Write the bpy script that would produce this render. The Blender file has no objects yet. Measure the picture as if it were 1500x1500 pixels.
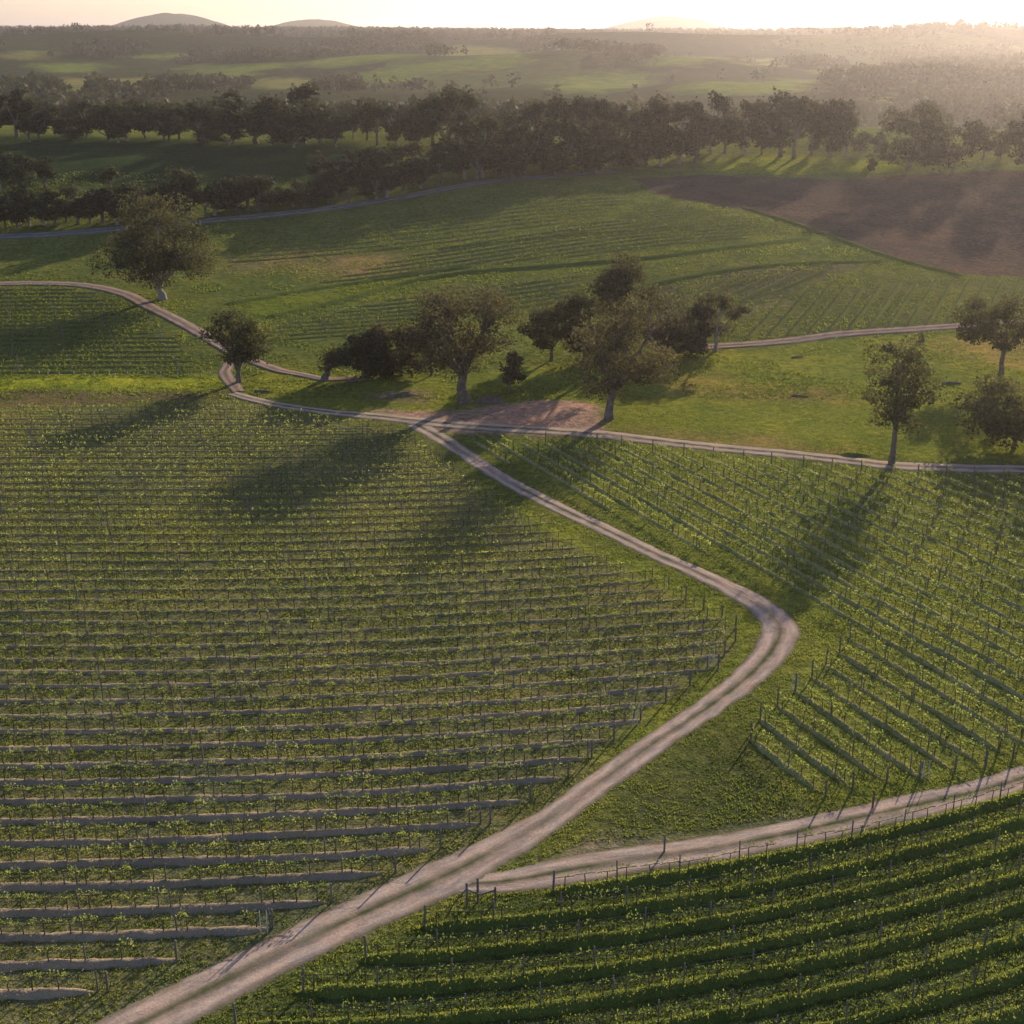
import bpy, math, random
import numpy as np
from mathutils import Vector, Matrix

random.seed(7)
S = bpy.context.scene
COL = S.collection
R = math.radians

# ------------------------------------------------------------------ camera, sky, sun, exposure
CAM_H = 55.0
PITCH = R(19.8)
FPX = 1954.0                       # focal length in pixels of the 1500 px wide photograph
cam_d = bpy.data.cameras.new('camera')
cam = bpy.data.objects.new('camera', cam_d); COL.objects.link(cam)
cam.location = (0, 0, CAM_H)
cam.rotation_euler = (math.pi/2 - PITCH, 0, 0)
cam_d.sensor_width = 36.0
cam_d.lens = 36.0*FPX/1500.0
cam_d.clip_start = 0.5; cam_d.clip_end = 40000
S.camera = cam

SUN_EL, SUN_AZ = R(16.5), R(27.0)   # azimuth measured from +Y towards +X
w = bpy.data.worlds.new('World'); S.world = w; w.use_nodes = True
nt = w.node_tree; nt.nodes.clear()
sky = nt.nodes.new('ShaderNodeTexSky'); sky.sky_type = 'NISHITA'; sky.sun_disc = False
sky.sun_elevation = SUN_EL; sky.sun_rotation = SUN_AZ
sky.air_density = 1.0; sky.dust_density = 1.0; sky.ozone_density = 1.2; sky.altitude = 300
bg = nt.nodes.new('ShaderNodeBackground'); bg.inputs['Strength'].default_value = 0.10
wo = nt.nodes.new('ShaderNodeOutputWorld')
tint = nt.nodes.new('ShaderNodeMix'); tint.data_type = 'RGBA'; tint.blend_type = 'MULTIPLY'
tint.inputs[0].default_value = 1.0; tint.inputs[7].default_value = (1.0, 0.965, 1.22, 1)
nt.links.new(sky.outputs[0], tint.inputs[6]); nt.links.new(tint.outputs[2], bg.inputs[0]); nt.links.new(bg.outputs[0], wo.inputs[0])

sd = bpy.data.lights.new('sun', 'SUN'); sd.energy = 5.0; sd.angle = R(0.6); sd.color = (1.0, 0.86, 0.71)
sun = bpy.data.objects.new('sun', sd); COL.objects.link(sun)
sdir = Vector((math.sin(SUN_AZ)*math.cos(SUN_EL), math.cos(SUN_AZ)*math.cos(SUN_EL), math.sin(SUN_EL)))
sun.rotation_euler = sdir.to_track_quat('Z', 'Y').to_euler()
sun.location = (60, 120, 90)

S.view_settings.view_transform = 'Standard'; S.view_settings.look = 'None'
S.view_settings.gamma = 1.0; S.view_settings.exposure = 0.44
try:
    S.cycles.max_bounces = 6; S.cycles.diffuse_bounces = 3; S.cycles.transmission_bounces = 4
    S.cycles.volume_bounces = 1; S.cycles.transparent_max_bounces = 6
    S.cycles.use_denoising = True
    S.cycles.caustics_reflective = False; S.cycles.caustics_refractive = False
except Exception: pass

# ------------------------------------------------------------------ numpy noise and terrain
def _hash(ix, iy, seed):
    n = (ix.astype(np.int64)*374761393 + iy.astype(np.int64)*668265263 + seed*1442695041) & 0x7fffffff
    n = ((n ^ (n >> 13))*1274126177) & 0x7fffffff
    n = n ^ (n >> 16)
    return (n & 0xffff)/65535.0
def vnoise(x, y, seed=0):
    x = np.asarray(x, float); y = np.asarray(y, float)
    ix = np.floor(x); iy = np.floor(y); fx = x-ix; fy = y-iy
    fx = fx*fx*(3-2*fx); fy = fy*fy*(3-2*fy)
    a = _hash(ix, iy, seed); b = _hash(ix+1, iy, seed); c = _hash(ix, iy+1, seed); d = _hash(ix+1, iy+1, seed)
    return (a*(1-fx)+b*fx)*(1-fy)+(c*(1-fx)+d*fx)*fy
def fbm(x, y, seed=0, octs=4):
    s = 0; a = 0.5; t = 0
    for o in range(octs):
        s = s + a*vnoise(np.asarray(x)*2**o+o*17.3, np.asarray(y)*2**o+o*9.1, seed+o); t += a; a *= 0.5
    return s/t
def sstep(a, b, x):
    t = np.clip((np.asarray(x, float)-a)/(b-a), 0, 1); return t*t*(3-2*t)

PD = np.array([-400, 0, 180, 210, 260, 320, 400, 450, 485, 520, 600, 700, 800, 900, 1100, 1300, 1700, 2200, 2700, 3000, 3400, 4200, 9000, 20000.])
PZ = np.array([0, 0, 0, 0.2, 2.2, 7.5, 16, 21, 23, 21.5, 13, 7, 6, 8, 10, 14, 21, 32, 46, 52, 50, 36, 34, 30.])
_gx = np.linspace(-400, 20000, 20401)
_gz = np.interp(_gx, PD, PZ)
_k = np.hanning(61); _k /= _k.sum(); _gz = np.convolve(np.pad(_gz, 30, mode='edge'), _k, 'valid')
def H(x, y):
    x = np.asarray(x, float); y = np.asarray(y, float)
    z = np.interp(y, _gx, _gz)
    m = sstep(215, 300, y)*(1-sstep(480, 560, y))
    z = z + m*(1.3*np.sin(x/46+0.6)*np.sin(y/38.0) + 0.8*np.sin(x/23+y/60.0+1.0))
    f = sstep(600, 1000, y)
    z = z + f*10*(fbm(x/420, y/520, 3, 4)-0.5)
    for yc, sl, wd_, A, sc_, sd_ in ((1010, 0.16, 105, 24, 230, 3), (1430, -0.22, 140, 30, 330, 5), (1930, 0.12, 210, 32, 450, 8), (2480, -0.12, 260, 14, 600, 12)):
        z = z + A*np.clip(fbm(x/sc_+sd_, y*0+sd_, sd_, 3)*1.5-0.25, 0, 1)*np.exp(-((y-yc-sl*x)/wd_)**2)
    f2 = sstep(1300, 2400, y)
    z = z + f2*12*(fbm(x/900+5, y/700, 9, 4)-0.45)
    # far rounded hills standing beyond the wooded ridge
    for cx, cy, rx, ry, hh in ((-1270, 5300, 235, 450, 84), (-745, 5400, 215, 400, 66), (640, 6000, 300, 500, 78), (1500, 6400, 500, 600, 36)):
        z = z + hh*(0.9+0.22*fbm(x/70, y/110, 6, 3))*np.exp(-((x-cx)/rx)**2*1.1-((y-cy)/ry)**2)
    return z

cp, sp = math.cos(PITCH), math.sin(PITCH)
def at(px, py, tmax=6500):
    """ground point seen at a photograph pixel"""
    dx = (px-750)/FPX; dy = (750-py)/FPX
    d = np.array([dx, cp+dy*sp, -sp+dy*cp])
    ts = np.concatenate([np.arange(40, 700, 0.5), np.arange(700, tmax, 4.0)])
    P = np.array([0, 0, CAM_H])[None]+ts[:, None]*d[None]
    below = P[:, 2] < H(P[:, 0], P[:, 1])
    i = int(np.argmax(below)) if below.any() else len(ts)-1
    if i > 0:
        a, b = ts[i-1], ts[i]
        for _ in range(12):
            m = (a+b)/2; q = np.array([0, 0, CAM_H])+m*d
            if q[2] < H(q[0], q[1]): b = m
            else: a = m
        t = (a+b)/2
    else: t = ts[i]
    q = np.array([0, 0, CAM_H])+t*d
    return float(q[0]), float(q[1])
def depth(x, y):
    return y*cp + (CAM_H-float(H(x, y)))*sp
def poly_world(pts): return np.array([at(*p) for p in pts])
def inside(poly, x, y):
    r = np.zeros(x.shape, bool); n = len(poly); j = n-1
    for i in range(n):
        xi, yi = poly[i]; xj, yj = poly[j]
        if yi != yj:
            c = ((yi > y) != (yj > y)) & (x < (xj-xi)*(y-yi)/(yj-yi)+xi)
            r ^= c
        j = i
    return r
def smooth_line(pts, step):
    P = np.array(pts, float); n = len(P); out = []
    Q = np.vstack([2*P[0]-P[1], P, 2*P[-1]-P[-2]])
    for i in range(1, n):
        p0, p1, p2, p3 = Q[i-1], Q[i], Q[i+1], Q[i+2]
        k = max(4, int(np.linalg.norm(p2-p1)/step*2))
        for t in np.linspace(0, 1, k, endpoint=False):
            out.append(0.5*((2*p1)+(-p0+p2)*t+(2*p0-5*p1+4*p2-p3)*t*t+(-p0+3*p1-3*p2+p3)*t**3))
    out.append(P[-1]); out = np.array(out)
    s = np.concatenate([[0], np.cumsum(np.linalg.norm(np.diff(out, axis=0), axis=1))])
    m = max(2, int(s[-1]/step)); u = np.linspace(0, s[-1], m)
    return np.stack([np.interp(u, s, out[:, 0]), np.interp(u, s, out[:, 1])], 1)

# ------------------------------------------------------------------ mesh helpers
def mesh_np(name, V, F, mats, fmat=None, attrs=None, uv=None, smooth=False):
    """V (n,3); F (m,4) or (m,3) int array"""
    V = np.asarray(V, np.float32); F = np.asarray(F, np.int32); k = F.shape[1]
    me = bpy.data.meshes.new(name)
    me.vertices.add(len(V)); me.vertices.foreach_set('co', V.ravel())
    me.loops.add(F.size); me.loops.foreach_set('vertex_index', F.ravel())
    me.polygons.add(len(F))
    me.polygons.foreach_set('loop_start', np.arange(0, F.size, k, dtype=np.int32))
    for m in mats: me.materials.append(m)
    if fmat is not None: me.polygons.foreach_set('material_index', np.asarray(fmat, np.int32))
    if attrs:
        for an, (typ, data) in attrs.items():
            a = me.attributes.new(an, typ, 'POINT')
            a.data.foreach_set('value' if typ == 'FLOAT' else 'color', np.asarray(data, np.float32).ravel())
    if uv is not None:
        l = me.uv_layers.new(name='UVMap')
        l.data.foreach_set('uv', np.asarray(uv, np.float32)[F.ravel()].ravel())
    me.update(calc_edges=True)
    if smooth: me.polygons.foreach_set('use_smooth', np.ones(len(F), bool))
    return me
def link(name, me, parent=None, loc=None, rz=0, sc=None):
    o = bpy.data.objects.new(name, me); COL.objects.link(o)
    if parent is not None: o.parent = parent
    if loc is not None: o.location = loc
    if rz: o.rotation_euler = (0, 0, rz)
    if sc is not None: o.scale = sc
    return o
def tag(o, label=None, cat=None, group=None, kind=None):
    if label: o['label'] = label
    if cat: o['category'] = cat
    if group: o['group'] = group
    if kind: o['kind'] = kind
    return o
class MB:
    def __init__(s): s.V = []; s.F = []; s.M = []; s.T = []; s.n = 0
    def add(s, V, F, m=0, tone=None):
        V = np.asarray(V, float); F = np.asarray(F, int)
        s.V.append(V); s.F.append(F+s.n); s.M.append(np.full(len(F), m)); s.n += len(V)
        s.T.append(np.full(len(V), 0.5) if tone is None else np.asarray(tone, float))
    def mesh(s, name, mats, smooth=False):
        return mesh_np(name, np.vstack(s.V), np.vstack(s.F), mats, np.concatenate(s.M), {'tone': ('FLOAT', np.concatenate(s.T))}, smooth=smooth)
def tube(P, r, n=6, cap=True):
    P = np.asarray(P, float); r = np.asarray(r, float)*np.ones(len(P)); V = []
    T = np.gradient(P, axis=0); T /= np.linalg.norm(T, axis=1)[:, None]+1e-9
    up = np.array([1.0, 0.13, 0.07]) if abs(T[0][2]) > 0.7 else np.array([0, 0, 1.0])
    for p, t, q in zip(P, T, r):
        a = np.cross(t, up); a /= np.linalg.norm(a)+1e-9; b = np.cross(t, a)
        ang = np.arange(n)/n*2*math.pi
        V.append(p+q*(np.cos(ang)[:, None]*a+np.sin(ang)[:, None]*b))
    V = np.vstack(V); F = []
    for i in range(len(P)-1):
        for j in range(n):
            k = (j+1) % n; F.append((i*n+j, i*n+k, (i+1)*n+k, (i+1)*n+j))
    if cap:
        c = len(V); V = np.vstack([V, P[-1]+T[-1]*r[-1]*0.3]); e = (len(P)-1)*n
        for j in range(0, n, 2): F.append((e+j, e+(j+1) % n, e+(j+2) % n, c))
    return V, np.array(F)
def leaves(C, size, rng, flat=0.0):
    """rhombic leaf faces centred on the points C"""
    n = len(C); N = rng.normal(size=(n, 3)); N[:, 2] += flat*np.sign(N[:, 2]+1e-6)
    N /= np.linalg.norm(N, axis=1)[:, None]
    A = np.cross(N, rng.normal(size=(n, 3))); A /= np.linalg.norm(A, axis=1)[:, None]; B = np.cross(N, A)
    s = size*rng.uniform(0.6, 1.3, n)[:, None]
    k = rng.uniform(0.45, 0.8, n)[:, None]
    V = np.stack([C-A*s, C-B*s*k+N*s*0.15, C+A*s, C+B*s*k-N*s*0.1], 1).reshape(-1, 3)
    return V, np.arange(4*n).reshape(n, 4)

# ------------------------------------------------------------------ materials
def new_mat(name):
    m = bpy.data.materials.new(name); m.use_nodes = True; t = m.node_tree; t.nodes.clear()
    return m, t
def N(t, typ, **kw):
    n = t.nodes.new(typ)
    for k, v in kw.items():
        if k.startswith('i_'): n.inputs[k[2:].replace('_', ' ')].default_value = v
        else: setattr(n, k, v)
    return n
def ramp(t, src, stops):
    r = t.nodes.new('ShaderNodeValToRGB'); cr = r.color_ramp
    while len(cr.elements) < len(stops): cr.elements.new(0.5)
    for e, (p, c) in zip(cr.elements, stops): e.position = p; e.color = (*c, 1) if len(c) == 3 else c
    t.links.new(src, r.inputs[0]); return r.outputs[0]
def noise(t, scale, detail=4, rough=0.55, vec=None, sxyz=None):
    n = N(t, 'ShaderNodeTexNoise'); n.inputs['Scale'].default_value = scale; n.inputs['Detail'].default_value = detail
    n.inputs['Roughness'].default_value = rough
    if vec is None:
        g = N(t, 'ShaderNodeNewGeometry'); vec = g.outputs['Position']
    if sxyz:
        mp = N(t, 'ShaderNodeMapping'); mp.inputs['Scale'].default_value = sxyz[:3]
        if len(sxyz) > 3: mp.inputs['Rotation'].default_value = (0, 0, sxyz[3])
        t.links.new(vec, mp.inputs[0]); vec = mp.outputs[0]
    t.links.new(vec, n.inputs['Vector']); return n.outputs['Fac']
def mix(t, fac, a, b, mode='MIX'):
    m = N(t, 'ShaderNodeMix', data_type='RGBA', blend_type=mode)
    for s, v in ((0, fac), (6, a), (7, b)):
        if isinstance(v, (int, float)): m.inputs[s].default_value = v
        elif isinstance(v, tuple): m.inputs[s].default_value = (*v, 1) if len(v) == 3 else v
        else: t.links.new(v, m.inputs[s])
    return m.outputs[2]
def mth(t, op, a, b=None, clamp=False):
    m = N(t, 'ShaderNodeMath', operation=op, use_clamp=clamp)
    for i, v in enumerate((a, b)):
        if v is None: continue
        if isinstance(v, (int, float)): m.inputs[i].default_value = v
        else: t.links.new(v, m.inputs[i])
    return m.outputs[0]
def finish(t, col, rough=0.9, bump=None, dist=0.1, strength=0.6, transl=0.0, tcol=None):
    p = N(t, 'ShaderNodeBsdfPrincipled'); p.inputs['Roughness'].default_value = rough
    p.inputs['Specular IOR Level'].default_value = 0.0 if rough > 0.85 else 0.12
    if isinstance(col, tuple): p.inputs['Base Color'].default_value = (*col, 1)
    else: t.links.new(col, p.inputs['Base Color'])
    if bump is not None:
        b = N(t, 'ShaderNodeBump'); b.inputs['Strength'].default_value = strength; b.inputs['Distance'].default_value = dist
        t.links.new(bump, b.inputs['Height']); t.links.new(b.outputs[0], p.inputs['Normal'])
    out = N(t, 'ShaderNodeOutputMaterial'); res = p.outputs[0]
    if transl > 0:
        tr = N(t, 'ShaderNodeBsdfTranslucent')
        c = tcol if tcol is not None else col
        if isinstance(c, tuple): tr.inputs[0].default_value = (*c, 1)
        else: t.links.new(c, tr.inputs[0])
        ms = N(t, 'ShaderNodeMixShader'); ms.inputs[0].default_value = transl
        t.links.new(res, ms.inputs[1]); t.links.new(tr.outputs[0], ms.inputs[2]); res = ms.outputs[0]
    t.links.new(res, out.inputs[0])

def ground_material():
    m, t = new_mat('ground_grass_and_soil')
    a = N(t, 'ShaderNodeAttribute', attribute_name='field').outputs['Color']
    n1 = noise(t, 0.9, 5, 0.6); n2 = noise(t, 0.09, 4, 0.6); n3 = noise(t, 5.0, 3, 0.6)
    n4 = noise(t, 0.012, 5, 0.6)
    c = mix(t, 1.0, a, ramp(t, n1, [(0.25, (0.55, 0.55, 0.6)), (0.5, (0.95, 0.97, 0.9)), (0.78, (1.6, 1.5, 1.3))]), 'MULTIPLY')
    c = mix(t, 1.0, c, ramp(t, n2, [(0.3, (0.7, 0.8, 0.8)), (0.5, (1, 1, 1)), (0.72, (1.45, 1.25, 1.05))]), 'MULTIPLY')
    c = mix(t, 1.0, c, ramp(t, n4, [(0.3, (0.75, 0.85, 0.9)), (0.7, (1.25, 1.12, 1.0))]), 'MULTIPLY')
    c = mix(t, 1.0, c, ramp(t, n3, [(0.3, (0.65, 0.65, 0.65)), (0.7, (1.35, 1.35, 1.35))]), 'MULTIPLY')
    h = mth(t, 'ADD', mth(t, 'MULTIPLY', n1, 1.0), mth(t, 'MULTIPLY', n3, 0.35))
    finish(t, c, 0.95, h, 0.35, 0.8)
    return m
M_ground = ground_material()

def bed_material(name, crest, side, specks, dist=0.12, weedy=None):
    m, t = new_mat(name)
    n1 = noise(t, 1.6, 5, 0.65); n2 = noise(t, 9.0, 3, 0.6); n3 = noise(t, 0.06, 3)
    c = mix(t, ramp(t, n1, [(0.35, (0, 0, 0)), (0.65, (1, 1, 1))]), crest, side)
    c = mix(t, ramp(t, n2, [(0.52, (0, 0, 0)), (0.7, (1, 1, 1))]), c, specks)
    c = mix(t, 1.0, c, ramp(t, n3, [(0.3, (0.75, 0.78, 0.8)), (0.7, (1.2, 1.15, 1.1))]), 'MULTIPLY')
    if weedy:      # weeds have overgrown the beds towards the top of the block and in patches
        g = N(t, 'ShaderNodeNewGeometry'); sx = N(t, 'ShaderNodeSeparateXYZ'); t.links.new(g.outputs['Position'], sx.inputs[0])
        k = mth(t, 'ADD', mth(t, 'MULTIPLY', sx.outputs[1], 0.01), noise(t, 0.35, 4, 0.7))
        c = mix(t, ramp(t, k, [(0.0, (0, 0, 0)), (0.01, (0, 0, 0))]), c, weedy) if False else mix(t, mth(t, 'MULTIPLY', mth(t, 'SUBTRACT', k, 1.45), 2.2, True), c, weedy)
    finish(t, c, 0.95, mth(t, 'ADD', n1, mth(t, 'MULTIPLY', n2, 0.4)), dist, 0.8)
    return m
M_bed_soil = bed_material('dry_bare_soil_bed', (0.42, 0.31, 0.20), (0.34, 0.27, 0.18), (0.21, 0.20, 0.10), weedy=(0.19, 0.18, 0.07))
M_bed_grass = bed_material('grassy_bed', (0.10, 0.135, 0.028), (0.15, 0.18, 0.04), (0.055, 0.08, 0.018), 0.25)
M_bed_right = bed_material('grass_bed_with_bare_soil', (0.42, 0.38, 0.19), (0.24, 0.26, 0.07), (0.10, 0.13, 0.03), 0.15)

M_bed_hill = bed_material('hill_grass_bed', (0.17, 0.19, 0.045), (0.13, 0.15, 0.04), (0.18, 0.15, 0.06), 0.1)
def leaf_material(name, c1, c2, c3, transl=0.4, tc=None, rnd=0.15):
    m, t = new_mat(name)
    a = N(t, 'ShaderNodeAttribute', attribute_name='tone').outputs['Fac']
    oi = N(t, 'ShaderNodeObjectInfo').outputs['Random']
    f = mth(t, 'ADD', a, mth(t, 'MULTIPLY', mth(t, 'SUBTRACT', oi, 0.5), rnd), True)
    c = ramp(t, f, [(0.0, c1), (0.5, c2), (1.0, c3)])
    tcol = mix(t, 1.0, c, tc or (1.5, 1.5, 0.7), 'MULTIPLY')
    finish(t, c, 0.75, transl=transl, tcol=tcol)
    return m
M_vine = leaf_material('vine_leaf', (0.12, 0.16, 0.04), (0.24, 0.28, 0.08), (0.40, 0.41, 0.16), 0.5, (1.4, 1.4, 0.75))
M_gum = leaf_material('gum_leaf', (0.036, 0.041, 0.020), (0.070, 0.070, 0.036), (0.130, 0.118, 0.060), 0.38)
M_brown = leaf_material('brownish_gum_leaf', (0.042, 0.038, 0.024), (0.078, 0.067, 0.041), (0.135, 0.114, 0.065), 0.38)
M_dark = leaf_material('dark_leaf', (0.024, 0.030, 0.015), (0.042, 0.048, 0.024), (0.075, 0.076, 0.038), 0.25)
M_belt = leaf_material('belt_tree_leaf', (0.020, 0.027, 0.013), (0.044, 0.050, 0.024), (0.090, 0.085, 0.042), 0.25, rnd=0.5)
M_wood = leaf_material('far_wood_leaf', (0.030, 0.036, 0.020), (0.052, 0.056, 0.030), (0.085, 0.080, 0.042), 0.2)
M_grass = leaf_material('grass_blade', (0.080, 0.105, 0.028), (0.17, 0.195, 0.048), (0.27, 0.27, 0.085), 0.5)

M_lit_straw = leaf_material('dry_straw_lit_crest', (0.24, 0.20, 0.10), (0.42, 0.34, 0.20), (0.56, 0.47, 0.31), 0.35, (1.1, 1.05, 0.9))  # dry tan grass, brightened to paint the sunlit line along bed crests
def bark_material(name, c1, c2):
    m, t = new_mat(name)
    n = noise(t, 1.4, 5, 0.6); c = ramp(t, n, [(0.3, c1), (0.7, c2)])
    finish(t, c, 0.9, n, 0.05, 0.5); return m
M_bark = bark_material('grey_gum_bark', (0.09, 0.075, 0.06), (0.24, 0.20, 0.17))
M_pale = bark_material('pale_gum_bark', (0.22, 0.19, 0.16), (0.42, 0.37, 0.32))
M_vwood = bark_material('vine_wood', (0.07, 0.055, 0.04), (0.14, 0.115, 0.085))
M_post = bark_material('weathered_post_timber', (0.11, 0.095, 0.08), (0.24, 0.21, 0.18))
M_red = bark_material('reddish_post_timber', (0.16, 0.08, 0.05), (0.26, 0.14, 0.09))
M_white = bark_material('pale_stake_plastic', (0.42, 0.42, 0.40), (0.62, 0.62, 0.58))
M_wire = bark_material('galvanised_wire', (0.20, 0.20, 0.20), (0.32, 0.32, 0.32))
M_rock = bark_material('dirt_heap_soil', (0.11, 0.085, 0.06), (0.22, 0.17, 0.13))

def road_material(name, base, tint, grassy=0.0, wheel=True):
    m, t = new_mat(name)
    uv = N(t, 'ShaderNodeUVMap', uv_map='UVMap').outputs[0]
    sx = N(t, 'ShaderNodeSeparateXYZ'); t.links.new(uv, sx.inputs[0])
    n1 = noise(t, 0.5, 5, 0.6); n2 = noise(t, 6.0, 4, 0.65); n3 = noise(t, 0.9, 4, 0.7, uv, (6.0, 0.25, 1))
    c = mix(t, ramp(t, n1, [(0.35, (0, 0, 0)), (0.65, (1, 1, 1))]), base, tint)
    c = mix(t, 1.0, c, ramp(t, n3, [(0.35, (0.72, 0.72, 0.74)), (0.62, (1.18, 1.15, 1.12))]), 'MULTIPLY')
    c = mix(t, 1.0, c, ramp(t, n2, [(0.3, (0.8, 0.8, 0.8)), (0.7, (1.2, 1.2, 1.2))]), 'MULTIPLY')
    d = mth(t, 'ABSOLUTE', mth(t, 'SUBTRACT', sx.outputs[0], 0.5))      # 0 centre .. 0.5 edge
    dn = mth(t, 'ADD', d, mth(t, 'MULTIPLY', mth(t, 'SUBTRACT', n1, 0.5), 0.25))
    if grassy > 0:
        cen = mth(t, 'SUBTRACT', 1.0, mth(t, 'DIVIDE', dn, 0.11), True)
        k = noise(t, 0.05, 2)
        g = mth(t, 'MULTIPLY', mth(t, 'MULTIPLY', cen, ramp(t, k, [(0.36, (0, 0, 0)), (0.52, (1, 1, 1))])), grassy, True)
        c = mix(t, g, c, (0.10, 0.12, 0.04))
    rut = mth(t, 'ABSOLUTE', mth(t, 'SUBTRACT', dn, 0.25))
    c = mix(t, 1.0, c, ramp(t, rut, [(0.04, (1.14, 1.13, 1.12)), (0.15, (0.80, 0.79, 0.77))]), 'MULTIPLY')
    e = ramp(t, mth(t, 'ADD', d, mth(t, 'ADD', mth(t, 'MULTIPLY', mth(t, 'SUBTRACT', n2, 0.5), 0.25), mth(t, 'MULTIPLY', mth(t, 'SUBTRACT', n1, 0.5), 0.2))), [(0.37, (0, 0, 0)), (0.49, (1, 1, 1))])
    c = mix(t, e, c, (0.11, 0.12, 0.045))
    finish(t, c, 0.95, mth(t, 'ADD', n3, mth(t, 'MULTIPLY', n2, 0.5)), 0.08, 0.7)
    return m
M_road = road_material('pale_gravel_road', (0.41, 0.335, 0.26), (0.48, 0.35, 0.25), 0.95)
M_track = road_material('dirt_track', (0.33, 0.26, 0.20), (0.38, 0.26, 0.19), 0.3)
M_far_road = road_material('sealed_country_road', (0.22, 0.205, 0.18), (0.26, 0.24, 0.21), 0.0)
M_redsoil = bed_material('bare_reddish_yard_soil', (0.34, 0.19, 0.12), (0.27, 0.17, 0.11), (0.30, 0.22, 0.16), 0.1)

# ------------------------------------------------------------------ field layout (photo pixels -> ground)
GRASS = (0.142, 0.160, 0.042); BRIGHT = (0.215, 0.230, 0.040); DRY = (0.27, 0.20, 0.085); DIM = (0.05, 0.075, 0.022)
BROWN = (0.110, 0.080, 0.064); VGREY = (0.14, 0.12, 0.065); VGREEN = (0.135, 0.145, 0.048)
fields = [  # (polygon px, colour, edge softness m)
    ([(-400, 600), (0, 598), (350, 585), (480, 610), (600, 628), (700, 710), (1110, 925), (1060, 1010), (700, 1270), (0, 1640), (-400, 1640)], (0.170, 0.165, 0.072), 1.5),
    ([(-200, 571), (200, 570), (335, 570), (350, 583), (200, 590), (-200, 606)], (0.17, 0.125, 0.075), 1.0),
    ([(-200, 548), (330, 545), (335, 570), (-200, 573)], (0.27, 0.30, 0.035), 1.5),
    ([(670, 640), (900, 645), (1300, 690), (1700, 700), (1700, 1100), (1250, 1180), (1090, 1100), (1180, 930), (1130, 870)], (0.190, 0.210, 0.046), 1.5),
    ([(350, 560), (420, 540), (560, 555), (1000, 520), (1060, 512), (1420, 485), (1900, 470), (1900, 690), (1300, 675), (880, 630), (600, 612), (380, 585)], BRIGHT, 2.0),
    ([(150, 1660), (330, 1505), (440, 1448), (640, 1345), (690, 1322), (800, 1306), (1000, 1272), (1270, 1222), (1500, 1158), (1700, 1108), (1700, 1660)], (0.080, 0.102, 0.030), 1.0),
    ([(700, 712), (860, 786), (1000, 852), (1095, 900), (1118, 925), (1095, 978), (1030, 1030), (900, 1118), (850, 1140), (880, 1100), (960, 1040), (1050, 985), (1085, 930), (1000, 877), (860, 808), (740, 745)], (0.20, 0.225, 0.036), 1.2),
    ([(840, 1215), (960, 1130), (1060, 1075), (1090, 1110), (1180, 1180), (1060, 1215), (900, 1235)], (0.105, 0.115, 0.042), 2.5),
    ([(775, 1268), (850, 1238), (980, 1222), (1120, 1200), (1190, 1196), (1180, 1212), (1060, 1234), (950, 1248), (850, 1264)], (0.24, 0.19, 0.135), 1.2),
    ([(980, 545), (1080, 560), (1230, 575), (1250, 600), (1100, 590), (990, 570)], (0.33, 0.22, 0.08), 5.0),
    ([(900, 620), (1080, 640), (1230, 655), (1230, 672), (1050, 655), (880, 632)], (0.30, 0.21, 0.08), 3.0),
    ([(1300, 500), (1430, 492), (1560, 490), (1560, 540), (1400, 525), (1330, 520)], (0.30, 0.23, 0.07), 5.0),
    ([(540, 600), (620, 604), (700, 598), (760, 588), (840, 586), (885, 596), (890, 640), (750, 636), (660, 634), (590, 618)], (0.44, 0.27, 0.20), 1.5),
    ([(545, 572), (640, 572), (640, 590), (555, 588)], (0.20, 0.15, 0.10), 1.5),
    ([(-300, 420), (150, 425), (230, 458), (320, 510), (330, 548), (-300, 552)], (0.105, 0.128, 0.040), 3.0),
    ([(320, 445), (600, 402), (870, 385), (1190, 350), (1000, 380), (870, 395), (640, 415), (390, 468)], (0.15, 0.18, 0.03), 1.5),
    ([(330, 385), (450, 368), (570, 378), (620, 392), (560, 402), (400, 400), (320, 400)], (0.27, 0.20, 0.085), 5.0),
    ([(160, 402), (235, 398), (235, 410), (160, 408)], (0.27, 0.20, 0.085), 3.0),
    ([(930, 262), (1040, 256), (1240, 262), (1800, 255), (1800, 405), (1405, 403), (1290, 372), (1200, 343), (1090, 308), (960, 285)], BROWN, 1.5),
    ([(960, 425), (1000, 408), (1100, 392), (1240, 382), (1290, 385), (1200, 410), (1110, 440), (1080, 478), (960, 470)], VGREY, 3.0),
    ([(1080, 450), (1200, 415), (1420, 405), (1900, 395), (1900, 470), (1420, 482), (1060, 503)], VGREEN, 3.0),
    ([(1070, 470), (1100, 450), (1180, 437), (1170, 444), (1090, 465)], (0.25, 0.20, 0.10), 2.0),
    ([(1030, 236), (1130, 226), (1230, 236), (1310, 232), (1310, 246), (1250, 254), (1040, 252)], (0.26, 0.28, 0.03), 3.0),  # sunlit strip: the sunlight is put into the ground colour
    ([(-200, 205), (520, 205), (560, 262), (300, 275), (-200, 290)], (0.04, 0.065, 0.025), 6.0),  # paddock under the belt: tree shade put into the ground colour
]
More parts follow.
